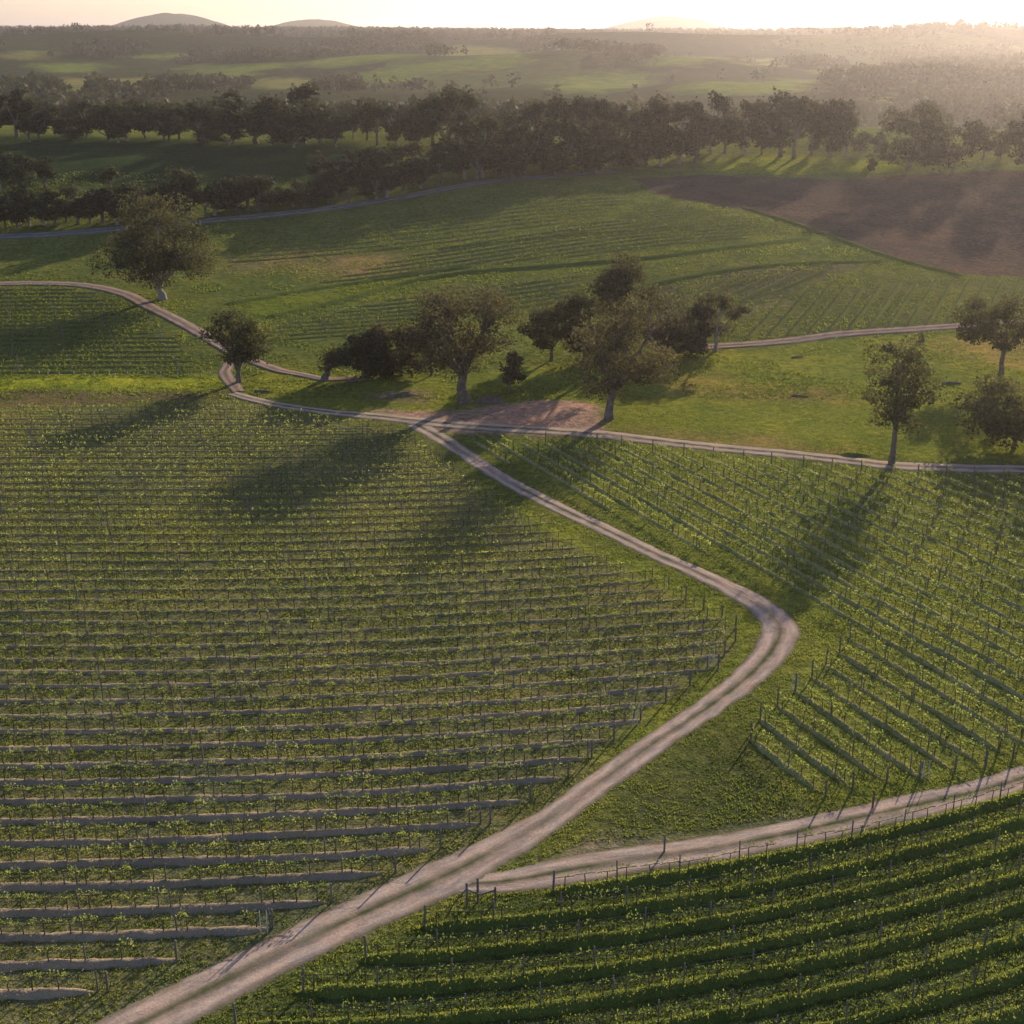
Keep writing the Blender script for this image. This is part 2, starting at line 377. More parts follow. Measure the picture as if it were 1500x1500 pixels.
far_fields = [
    [(262, 98), (300, 92), (345, 95), (425, 91), (430, 98), (385, 104), (350, 113), (300, 109)],
    [(40, 97), (80, 92), (130, 96), (170, 94), (150, 104), (85, 108)],
    [(70, 122), (110, 113), (170, 116), (225, 112), (250, 122), (200, 134), (140, 128), (105, 134)],
    [(430, 94), (500, 83), (560, 80), (640, 78), (600, 86), (540, 92), (470, 101)],
    [(520, 112), (560, 98), (625, 92), (720, 80), (790, 88), (740, 97), (650, 106), (580, 122), (530, 121)],
    [(630, 76), (680, 65), (760, 68), (800, 76), (730, 80)],
    [(800, 116), (850, 106), (900, 104), (960, 110), (945, 124), (890, 134), (830, 138)],
    [(1000, 127), (1050, 119), (1100, 121), (1150, 114), (1200, 119), (1190, 131), (1100, 134), (1040, 139)],
    [(1070, 92), (1110, 86), (1170, 88), (1140, 95), (1100, 97)],
    [(1270, 144), (1300, 134), (1350, 130), (1370, 138), (1320, 146), (1290, 153)],
    [(920, 97), (960, 88), (1020, 82), (1070, 84), (1030, 91), (970, 99)],
    [(0, 84), (30, 74), (80, 76), (60, 84), (20, 88)],
    [(1200, 104), (1260, 98), (1330, 102), (1290, 110), (1230, 112)],
    [(180, 84), (240, 78), (300, 82), (250, 88)],
    [(360, 122), (420, 112), (480, 118), (450, 128), (390, 132)],
]
fields = [(poly_world(p), c, s) for p, c, s in fields]
far_polys = [poly_world(p) for p in far_fields]

# terrain: one sheet reaching beyond the last hills
ys = np.concatenate([np.arange(-60, 55, 6.0), np.arange(55, 215, 0.6), np.arange(215, 480, 1.1), np.geomspace(480, 15000, 520)])
us = np.linspace(-1, 1, 801); us = np.sign(us)*(0.55*np.abs(us)+0.45*np.abs(us)**2.6)
YY, UU = np.meshgrid(ys, us, indexing='ij')
XX = UU*(1.35*np.maximum(YY, 0)+110)
ZZ = H(XX, YY)
base = np.empty(XX.shape+(4,)); base[..., 3] = 1
g = fbm(XX/30, YY/40, 21, 4)[..., None]
base[..., :3] = np.array(GRASS)*(0.8+0.4*g)
far = YY > 545
pn = fbm(XX/260+3, YY/420, 33, 4)
fc = np.where((pn > 0.62)[..., None], np.array((0.085, 0.100, 0.032)), np.array((0.046, 0.054, 0.023)))
base[far, :3] = fc[far]
jx = XX+3.0*(fbm(XX/7, YY/7, 51, 3)-0.5)*1.4; jy = YY+3.0*(fbm(XX/7+9, YY/7, 61, 3)-0.5)*1.4
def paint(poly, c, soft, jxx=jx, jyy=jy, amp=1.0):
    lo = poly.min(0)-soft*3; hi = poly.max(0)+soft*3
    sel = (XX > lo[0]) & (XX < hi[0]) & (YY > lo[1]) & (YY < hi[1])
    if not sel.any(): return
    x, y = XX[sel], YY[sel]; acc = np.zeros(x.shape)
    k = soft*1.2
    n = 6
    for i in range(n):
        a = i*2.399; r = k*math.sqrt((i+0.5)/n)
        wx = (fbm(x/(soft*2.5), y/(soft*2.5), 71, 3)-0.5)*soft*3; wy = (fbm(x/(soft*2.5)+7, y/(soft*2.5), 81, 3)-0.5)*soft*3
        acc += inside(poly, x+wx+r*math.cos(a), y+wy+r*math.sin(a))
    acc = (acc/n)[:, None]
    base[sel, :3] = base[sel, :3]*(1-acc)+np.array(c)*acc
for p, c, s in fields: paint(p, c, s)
for i, p in enumerate(far_polys): paint(p, ((0.15, 0.19, 0.035), (0.20, 0.19, 0.055))[i % 3 == 2], 14.0)
ny, nx = XX.shape
V = np.stack([XX, YY, ZZ], -1).reshape(-1, 3)
idx = np.arange(ny*nx).reshape(ny, nx)
F = np.stack([idx[:-1, :-1], idx[:-1, 1:], idx[1:, 1:], idx[1:, :-1]], -1).reshape(-1, 4)
terrain = link('ground', mesh_np('ground', V, F, [M_ground], attrs={'field': ('FLOAT_COLOR', base.reshape(-1, 4))}, smooth=True))
tag(terrain, kind='structure')
del V, F, base, g, pn, fc, jx, jy

# haze: one closed box round camera and scene, the sky outside it
def haze_box():
    x, y0, y1, z0, z1 = 21500, -250, 15200, -3, 150
    V = [(-x, y0, z0), (x, y0, z0), (x, y1, z0), (-x, y1, z0), (-x, y0, z1), (x, y0, z1), (x, y1, z1), (-x, y1, z1)]
    F = [(0, 3, 2, 1), (4, 5, 6, 7), (0, 1, 5, 4), (1, 2, 6, 5), (2, 3, 7, 6), (3, 0, 4, 7)]
    m, t = new_mat('pale_haze')
    v = N(t, 'ShaderNodeVolumePrincipled'); v.inputs['Density'].default_value = 0.000092
    v.inputs['Color'].default_value = (0.96, 0.86, 0.79, 1); v.inputs['Anisotropy'].default_value = 0.78
    o = N(t, 'ShaderNodeOutputMaterial'); t.links.new(v.outputs[0], o.inputs['Volume'])
    return tag(link('haze', mesh_np('haze', V, F, [m])), kind='stuff')
haze_box()

# ------------------------------------------------------------------ roads
def ribbon(name, px, width, mat, step=0.6, lift=0.05, world=None, cols=9, ends=True):
    P = world if world is not None else np.array([at(*p) for p in px])
    L = smooth_line(P, step); s = np.concatenate([[0], np.cumsum(np.linalg.norm(np.diff(L, axis=0), axis=1))])
    T = np.gradient(L, axis=0); T /= np.linalg.norm(T, axis=1)[:, None]; Nn = np.stack([-T[:, 1], T[:, 0]], 1)
    if hasattr(width, '__len__') and len(width) == len(P):
        sc_ = [s[int(np.argmin(((L-p)**2).sum(1)))] for p in P]; W = np.interp(s, sc_, width)
    elif hasattr(width, '__len__'): W = np.interp(s/s[-1], np.linspace(0, 1, len(width)), width)
    else: W = np.full(len(L), width)
    u = np.linspace(0, 1, cols); n = len(L)
    ed = (vnoise(s/1.7, s*0, 5)-0.5)*0.5; ed2 = (vnoise(s/1.7, s*0+9, 6)-0.5)*0.5
    off = (u[None, :]-0.5)*(W[:, None]+np.where(u > 0.5, ed[:, None], ed2[:, None]))
    X = L[:, None, 0]+Nn[:, None, 0]*off; Y = L[:, None, 1]+Nn[:, None, 1]*off
    d = np.abs(u-0.5)*2
    prof = np.where(d > 0.95, -0.03, np.where((d > 0.35) & (d < 0.75), lift, lift+0.03))
    Z = H(X, Y)+prof[None, :]
    V = np.stack([X, Y, Z], -1).reshape(-1, 3); idx = np.arange(n*cols).reshape(n, cols)
    F = np.stack([idx[:-1, :-1], idx[:-1, 1:], idx[1:, 1:], idx[1:, :-1]], -1).reshape(-1, 4)
    uv = np.stack([np.broadcast_to(u[None, :], (n, cols)), np.broadcast_to(s[:, None], (n, cols))], -1).reshape(-1, 2)
    o = link(name, mesh_np(name, V, F, [mat], uv=uv, smooth=True)); tag(o, kind='structure')
    return L, W
main_px = [(50, 1580), (213, 1497), (325, 1440), (440, 1382), (552, 1330), (645, 1287), (718, 1250), (800, 1203), (880, 1146), (960, 1088), (1040, 1035), (1100, 988), (1136, 945), (1141, 915), (1105, 882), (1030, 843), (960, 812), (880, 773), (800, 735), (740, 703), (690, 671), (650, 645), (610, 622)]
roads = []
roads.append(ribbon('road', main_px, [4.2, 4.2, 4.2, 4.2, 4.3, 4.6, 3.8, 3.0, 2.9, 2.9, 3.0, 3.4, 3.9, 4.0, 3.6, 3.0, 2.9, 2.9, 2.9, 2.9, 2.9, 3.2, 3.8], M_road, 0.5, 0.060))
roads.append(ribbon('road', [(670, 1296), (715, 1294), (765, 1288), (850, 1272), (950, 1256), (1050, 1242), (1150, 1223), (1250, 1200), (1350, 1178), (1430, 1160), (1500, 1140), (1640, 1095)], [2.4, 3.6, 3.4, 3.4, 3.4, 3.4, 3.4], M_road, 0.5, 0.025))
roads.append(ribbon('path', [(340, 577), (400, 592), (480, 604), (560, 611), (620, 618), (700, 625), (800, 631), (880, 637), (960, 646), (1050, 656), (1150, 665), (1250, 676), (1305, 682), (1400, 686), (1500, 688), (1800, 690)], [2.6, 3.0, 4.6, 4.6, 4.2, 4.2, 4.0, 4.0, 4.0], M_road, 0.7, 0.09))
roads.append(ribbon('path', [(-300, 418), (0, 416), (40, 415), (120, 418), (180, 430), (220, 450), (260, 470), (300, 492), (345, 518), (400, 540), (440, 549), (480, 556), (520, 554)], [3.0, 3.2, 3.8, 3.8, 3.6, 3.4, 3.0, 2.0], M_track, 1.0, 0.13))
roads.append(ribbon('path', [(350, 574), (338, 560), (330, 545), (345, 520)], 2.6, M_track, 0.8, 0.08))
roads.append(ribbon('path', [(960, 512), (1060, 507), (1150, 500), (1230, 490), (1330, 483), (1420, 477), (1520, 472), (1800, 466)], 4.0, M_track, 1.0, 0.13))
roads.append(ribbon('road', [(-300, 358), (0, 347), (100, 342), (180, 335), (300, 324), (400, 315), (500, 303), (600, 287), (700, 269), (800, 259), (900, 252)], 5.0, M_far_road, 1.2, 0.18))

# grass banks between the hillside blocks
def bank(px, width, height, mat, name='grass_bank'):
    P = np.array([at(*p) for p in px]); return bed(name, smooth_line(P, 0.8), width, height, mat)
def bed_arrays(L, width, height, seed, cols=9, taper=2.0, fade=False):
    s = np.concatenate([[0], np.cumsum(np.linalg.norm(np.diff(L, axis=0), axis=1))])
    T = np.gradient(L, axis=0); T /= np.linalg.norm(T, axis=1)[:, None]+1e-9; Nn = np.stack([-T[:, 1], T[:, 0]], 1)
    u = np.linspace(-1, 1, cols); n = len(L)
    Wn = width*(0.68+0.35*vnoise(s/1.3, s*0, seed)+0.35*vnoise(s/0.45, s*0, seed+9)); e = np.minimum(1, np.minimum(s, s[-1]-s)/taper+0.05)
    e = np.sqrt(e)
    wob = 0.10*(vnoise(s/2.1, s*0+3, seed+3)-0.5)
    off = u[None, :]*Wn[:, None]*0.5*e[:, None]+wob[:, None]
    X = L[:, None, 0]+Nn[:, None, 0]*off; Y = L[:, None, 1]+Nn[:, None, 1]*off
    hh = height*(0.72+0.5*vnoise(X/0.7, Y/0.7, seed+5))*e[:, None]
    if fade: hh = hh*np.interp(Y, [98, 135], [1, 0.7])*(0.5+vnoise(X/4, Y/4, seed+6))
    prof = np.clip(1-np.abs(u)**1.25, 0, 1)[None, :]*hh-0.04*(np.abs(u) > 0.99)[None, :]
    rough = 0.07*(vnoise(X/0.28, Y/0.28, 17)-0.5)*(np.abs(u) < 0.9)[None, :]
    Z = H(X, Y)+prof+rough
    V = np.stack([X, Y, Z], -1).reshape(-1, 3); idx = np.arange(n*cols).reshape(n, cols)
    F = np.stack([idx[:-1, :-1], idx[:-1, 1:], idx[1:, 1:], idx[1:, :-1]], -1).reshape(-1, 4)
    return V, F
def bed(name, L, width, height, mat, kind='structure'):
    V, F = bed_arrays(L, width, height, 3)
    return tag(link(name, mesh_np(name, V, F, [mat], smooth=True)), kind=kind)
bank([(390, 466), (500, 441), (600, 413), (700, 398), (870, 385), (1000, 372), (1190, 350)], 3.6, 0.5, M_bed_grass, 'land')
bank([(330, 446), (450, 425), (600, 403), (690, 390)], 3.0, 0.42, M_bed_grass, 'land')
bank([(930, 424), (1000, 408), (1100, 392), (1210, 385), (1300, 383)], 3.0, 0.42, M_bed_grass, 'land')
bank([(1085, 303), (1200, 340), (1300, 376), (1410, 405)], 3.0, 0.5, M_bed_grass, 'land')
bank([(640, 365), (760, 352), (900, 340), (1000, 335)], 2.5, 0.35, M_bed_grass, 'land')

# ------------------------------------------------------------------ vine rows
ORD = ['first', 'second', 'third', 'fourth', 'fifth', 'sixth', 'seventh', 'eighth', 'ninth', 'tenth', 'eleventh', 'twelfth', 'thirteenth', 'fourteenth', 'fifteenth', 'sixteenth', 'seventeenth', 'eighteenth', 'nineteenth']
TENS = {20: 'twent', 30: 'thirt', 40: 'fort', 50: 'fift', 60: 'sixt', 70: 'sevent'}
def ordinal(i):
    if i <= 19: return ORD[i-1]
    t = i//10*10; return TENS[t]+('ieth' if i % 10 == 0 else 'y-'+ORD[i % 10-1])
rngv = np.random.default_rng(11)
def vine_arrays(rng, mb, x=0.0, y=0.0, z=0.0, dirx=1.0, diry=0.0, wire=0.85, nl=16, ls=0.075, full=1.0, trunk=True, tmax=1.0):
    if trunk:
        P = np.array([(0, 0, -0.05), (rng.uniform(-.04, .04), rng.uniform(-.04, .04), wire*0.5), (rng.uniform(-.05, .05), 0, wire)])
        Q = np.stack([x+P[:, 0]*dirx-P[:, 1]*diry, y+P[:, 0]*diry+P[:, 1]*dirx, z+P[:, 2]], 1)
        V, F = tube(Q, [0.05, 0.04, 0.035], 4, False); mb.add(V, F, 0)
        a = np.array([(-0.7, wire-.02), (-0.3, wire+.03), (0.1, wire), (0.7, wire+.01)])
        Q = np.stack([x+a[:, 0]*dirx, y+a[:, 0]*diry, z+a[:, 1]], 1)
        V, F = tube(Q, 0.028, 4, False); mb.add(V, F, 0)
    k = rng.integers(4, 8)
    for c in range(k):
        if rng.random() > full: continue
        cx = rng.uniform(-0.72, 0.72); cz = wire+rng.uniform(0.02, 0.28); n = max(2, int(nl*rng.uniform(0.3, 0.95)))
        C = rng.normal(size=(n, 3))*np.array((0.15, 0.11, 0.13))+np.array((cx, 0, cz))
        C = np.stack([x+C[:, 0]*dirx-C[:, 1]*diry, y+C[:, 0]*diry+C[:, 1]*dirx, z+C[:, 2]], 1)
        V, F = leaves(C, ls, rng); tn = np.repeat(np.clip(rng.uniform(0.15, 0.95)*tmax+rng.normal(size=n)*0.12*tmax, 0, 1), 4)
        mb.add(V, F, 1, tn)
variants = []
for i in range(12):
    mb = MB(); vine_arrays(np.random.default_rng(100+i), mb, nl=19); variants.append(mb.mesh('vine', [M_vwood, M_vine]))
lush = []
for i in range(8):
    mb = MB(); vine_arrays(np.random.default_rng(200+i), mb, wire=0.95, nl=15, ls=0.085); lush.append(mb.mesh('vine', [M_vwood, M_vine]))
def post_mesh(h, r, mat, name='post'):
    V, F = tube([(0, 0, -0.15), (0, 0, h*0.5), (0.01, 0, h)], [r, r*0.95, r*0.9], 6); mb = MB(); mb.add(V, F); return mb.mesh(name, [mat])
low = []
for i in range(8):
    mb = MB(); vine_arrays(np.random.default_rng(260+i), mb, wire=0.9, nl=8, ls=0.08, tmax=0.55); low.append(mb.mesh('vine', [M_vwood, M_vine]))
PM = [post_mesh(1.45+0.12*i, 0.055, M_post) for i in range(3)]
EPM = post_mesh(1.5, 0.085, M_post, 'end_post')
rowcount = 0
def make_row(L, near, label, group, vs, gap=1.5, post_gap=6.0, nl=8, ls=0.11, bedh=0.0, wire=0.85, full=1.0, post_h=1.5, miss=0.06, tmax=1.0):
    """L: polyline (n,2), densely sampled"""
    global rowcount; rowcount += 1
    rng = np.random.default_rng(1000+rowcount)
    s = np.concatenate([[0], np.cumsum(np.linalg.norm(np.diff(L, axis=0), axis=1))]); tot = s[-1]
    if tot < 8: return
    def pt(u): return float(np.interp(u, s, L[:, 0])), float(np.interp(u, s, L[:, 1]))
    def dr(u):
        a, b = pt(max(0, u-.5)), pt(min(tot, u+.5)); d = math.hypot(b[0]-a[0], b[1]-a[1])+1e-9
        return (b[0]-a[0])/d, (b[1]-a[1])/d
    us_ = np.arange(1.0, tot-0.6, gap); x0, y0 = pt(tot/2); z0 = float(H(x0, y0))
    if near:
        root = link('vine_row', None, loc=(x0, y0, z0)); tag(root, label, 'vine row', group)
        cnt = 0
        for u in us_:
            if rng.random() < miss: continue
            u += rng.uniform(-.12, .12); x, y = pt(u); d = dr(u); cnt += 1
            if cnt > 99: break
            o = link('vine', vs[rng.integers(len(vs))], root, (x-x0, y-y0, float(H(x, y))+bedh-z0), math.atan2(d[1], d[0]))
            sc = rng.uniform(0.85, 1.2); o.scale = (rng.choice((-1, 1)), 1, sc)
        for i, u in enumerate(np.arange(0.3, tot, post_gap)):
            x, y = pt(u); end = u < 0.5
            o = link('end_post' if end else 'post', EPM if end else PM[rng.integers(3)], root, (x-x0, y-y0, float(H(x, y))-z0))
            o.rotation_euler = (rng.uniform(-.04, .04), rng.uniform(-.04, .04), rng.uniform(0, 6))
            o.scale = (1, 1, post_h/1.5)
        x, y = pt(tot-0.1); link('end_post', EPM, root, (x-x0, y-y0, float(H(x, y))-z0))
        m = MB()
        for hz in (wire, wire+0.45):
            uu = np.linspace(0.3, tot-.1, max(3, int(tot/3))); P = np.array([pt(u) for u in uu])
            V, F = tube(np.column_stack([P[:, 0]-x0, P[:, 1]-y0, H(P[:, 0], P[:, 1])+bedh*0.5+hz-z0]), 0.008, 4, False); m.add(V, F)
        link('wire', m.mesh('wire', [M_wire]), root)
    else:
        mb = MB()
        for u in us_:
            if rng.random() < miss: continue
            x, y = pt(u+rng.uniform(-.15, .15)); d = dr(u)
            vine_arrays(rng, mb, x-x0, y-y0, float(H(x, y))+bedh-z0, d[0], d[1], wire, nl, ls, full, True, tmax)
        for u in np.arange(0.3, tot, post_gap):
            x, y = pt(u)
            V, F = tube([(x-x0, y-y0, float(H(x, y))-z0-.1), (x-x0+rng.uniform(-.04, .04), y-y0, float(H(x, y))-z0+post_h)], 0.06, 4); mb.add(V, F, 2)
        o = link('vine_row', mb.mesh('vine_row', [M_vwood, M_vine, M_post]), loc=(x0, y0, z0)); tag(o, label, 'vine row', group)
def clip_runs(L, poly, minlen=4):
    ins = inside(poly, L[:, 0], L[:, 1]); runs = []; st = None
    for i, v in enumerate(ins):
        if v and st is None: st = i
        if (not v or i == len(ins)-1) and st is not None:
            if i-st > minlen: runs.append(L[st:i])
            st = None
    return runs
beds = {'soil': [], 'grass': [], 'right': []}
# block left of the road: bare-soil beds, rows nearly square to the view, bending away to the right
blockL = poly_world([(-260, 612), (0, 607), (340, 594), (480, 618), (590, 632), (640, 668), (720, 722), (800, 766), (900, 822), (1000, 872), (1080, 915), (1088, 935), (1050, 985), (975, 1030), (900, 1090), (840, 1140), (745, 1195), (570, 1285), (480, 1330), (388, 1368), (260, 1410), (150, 1458), (60, 1500), (-60, 1560), (-500, 1640)])
spc = 2.72
near_rows = []
for i in range(-4, 62):
    X = np.arange(-115, 40, 0.5); D0 = 66.0+i*spc
    Y = D0+0.00175*np.maximum(X+40, 0)**2+0.35*(vnoise(X/14, X*0+i, 4)-0.5)
    for r_ in clip_runs(np.stack([X, Y], 1), blockL, 8):
        near_rows.append((r_, float(r_[:, 1].mean())))
near_rows.sort(key=lambda a: a[1])
def seen(L, m=0):
    z = H(L[:, 0], L[:, 1]); zc = L[:, 1]*cp+(CAM_H-z)*sp; yc = L[:, 1]*sp-(CAM_H-z)*cp
    u = 750+FPX*L[:, 0]/zc; v = 750-FPX*yc/zc
    return bool(((u > -m) & (u < 1500+m) & (v < 1500+m)).sum() > 3)
near_rows = [a for a in near_rows if seen(a[0])]
for k, (L, yy) in enumerate(near_rows):
    beds['soil'].append((L, float(np.interp(yy, [85, 150], [1.05, 0.75])), float(np.interp(yy, [80, 105, 150], [0.29, 0.19, 0.10]))))
    make_row(L, yy < 128, f'{ordinal(k+1)} vine row from the lower corner of the bare-soil block left of the road', 'vine rows in the block left of the road', variants, bedh=0.25, nl=9 if yy < 160 else 7, ls=0.10 if yy < 160 else 0.12)
# block right of the road
blockR = poly_world([(690, 645), (800, 648), (900, 654), (1050, 672), (1200, 686), (1300, 694), (1500, 704), (1900, 712), (1900, 1030), (1500, 1112), (1430, 1130), (1353, 1140), (1293, 1150), (1230, 1162), (1180, 1178), (1080, 1095), (1115, 1045), (1165, 1005), (1200, 975), (1240, 940), (1235, 905), (1180, 880), (1120, 845), (1000, 800), (900, 752), (800, 702), (720, 668)])
dR = np.array([7.1, -14.8]); dR /= np.linalg.norm(dR); nR = np.array([-dR[1], dR[0]])
o0 = np.array(at(1350, 1140)); rR = []
for i in range(-34, 34):
    t = np.arange(-190, 70, 0.5); P = o0+nR*i*2.88+dR*t[:, None]
    P = P+nR*(0.3*(vnoise(t/16, t*0+i, 14)-0.5))[:, None]
    for r_ in clip_runs(P, blockR, 16): rR.append((r_, i))
rR = [a for a in rR if seen(a[0])]; rR.sort(key=lambda a: a[1])
for k, (L, i) in enumerate(rR):
    beds['right'].append((L, 0.85, 0.24))
    nearest = L[:, 1].min(); inview = np.mean(np.abs(L[:, 0]) < L[:, 1]*0.42)
    make_row(L, nearest < 122 and inview > 0.3, f'{ordinal(k+1)} vine row counted rightwards in the green block right of the bending road', 'vine rows in the block right of the road', lush, bedh=0.14, wire=0.95, nl=13, ls=0.12, post_gap=5.0, post_h=1.75)
# block below the lower road
blockB = poly_world([(560, 1390), (640, 1345), (690, 1322), (800, 1308), (1000, 1275), (1150, 1250), (1270, 1224), (1400, 1192), (1500, 1160), (1700, 1110), (1700, 1640), (150, 1640), (330, 1505), (440, 1448)])
kB = []
for i in range(-8, 14):
    X = np.arange(-40, 62, 0.5); D0 = 76.2-0.02-i*2.85
    Y = D0+0.15*X+0.00435*X**2+0.25*(vnoise(X/11, X*0+i, 24)-0.5)
    for r_ in clip_runs(np.stack([X, Y], 1), blockB, 8): kB.append(r_)
kB = [a for a in kB if seen(a)]; kB.sort(key=lambda a: -a[:, 1].mean()+0.15*a[:, 0].mean())
for k, L in enumerate(kB):
    beds['grass'].append((L, 1.3, 0.40))
    make_row(L, True, f'{ordinal(k+1)} vine row down from the lower road in the lush grassy block', 'vine rows in the block below the lower road', low, bedh=0.25, wire=0.95, post_gap=4.5, post_h=1.75)
bmat = {'soil': M_bed_soil, 'grass': M_bed_grass, 'right': M_bed_right}
bedV = {}
far_beds = []
for key, ls_ in beds.items():
    Vs, Fs, n = [], [], 0
    for i, (L, w_, h_) in enumerate(ls_):
        V, F = bed_arrays(smooth_line(L[::3], 0.35 if L[:, 1].mean() < 130 else 0.6), w_, h_, 40+i, fade=key == 'right'); Vs.append(V); Fs.append(F+n); n += len(V)
    bedV[key] = np.vstack(Vs)
    tag(link({'soil': 'soil', 'grass': 'ground', 'right': 'ground'}[key], mesh_np('beds', np.vstack(Vs), np.vstack(Fs), [bmat[key]], smooth=True)), kind='structure')
# hillside blocks: rows seen only as faint lines
def far_block(px, ang, spacing, label, group, wob=1.0, nl=4, ls=0.13, bend=0.0):
    poly = poly_world(px); c = poly.mean(0); d = np.array([math.cos(ang), math.sin(ang)]); nn = np.array([-d[1], d[0]])
    ext = np.abs(poly-c).max()*1.6; runs = []
    for off in np.arange(-ext, ext, spacing):
        t = np.arange(-ext, ext, 1.0)
        P = c+nn*off+d*t[:, None]+nn*(bend*t**2)[:, None]+nn*(wob*(vnoise(t/30, t*0, 31)-0.5))[:, None]
        runs += clip_runs(P, poly, 14)
    for k, L in enumerate(runs):
        far_beds.append((L, 1.6, 0.26))
        make_row(L, False, label.format(ordinal(k+1)), group, variants, gap=1.9, post_gap=9.0, nl=nl, ls=ls, full=0.8, bedh=0.15, tmax=0.12)
far_block([(-60, 424), (130, 424), (200, 450), (300, 512), (320, 545), (-60, 548)], 0.02, 3.2, '{} thin vine row up from the bright strip in the shaded block on the left', 'vine rows in the left hillside block')
far_block([(400, 478), (600, 430), (860, 402), (860, 440), (760, 455), (640, 450), (600, 480), (500, 500), (410, 520)], 0.33, 3.0, '{} thin vine row up the slope above the tree clump', 'vine rows above the tree clump')
far_block([(450, 418), (640, 395), (860, 375), (1180, 345), (1080, 315), (960, 290), (900, 320), (760, 345), (620, 368)], 0.36, 3.4, '{} thin vine row up the high hill block below the tree belt', 'vine rows high on the hill')
far_block([(330, 375), (480, 345), (700, 308), (900, 285), (950, 290), (880, 318), (740, 345), (600, 366), (450, 380), (330, 398)], 0.30, 4.2, '{} faint vine row up the shadowed upper slope under the country road', 'vine rows on the shadowed upper slope')
far_block([(960, 430), (1110, 398), (1280, 388), (1190, 410), (1100, 440), (1075, 470), (960, 470)], 0.9, 3.2, '{} thin vine row leftwards in the greyish block behind the tree clump', 'vine rows in the greyish block')
far_block([(1100, 455), (1200, 420), (1420, 410), (1620, 402), (1620, 462), (1420, 472), (1080, 498)], 1.15, 3.2, '{} thin vine row above the pale track on the right slope, counted leftwards', 'vine rows above the pale track')
Vs, Fs, n = [], [], 0
for i, (L, w_, h_) in enumerate(far_beds):
    V, F = bed_arrays(smooth_line(L[::4], 1.2), w_, h_, 240+i, cols=5); Vs.append(V); Fs.append(F+n); n += len(V)
tag(link('ground', mesh_np('hill_beds', np.vstack(Vs), np.vstack(Fs), [M_bed_hill], smooth=True)), kind='structure')

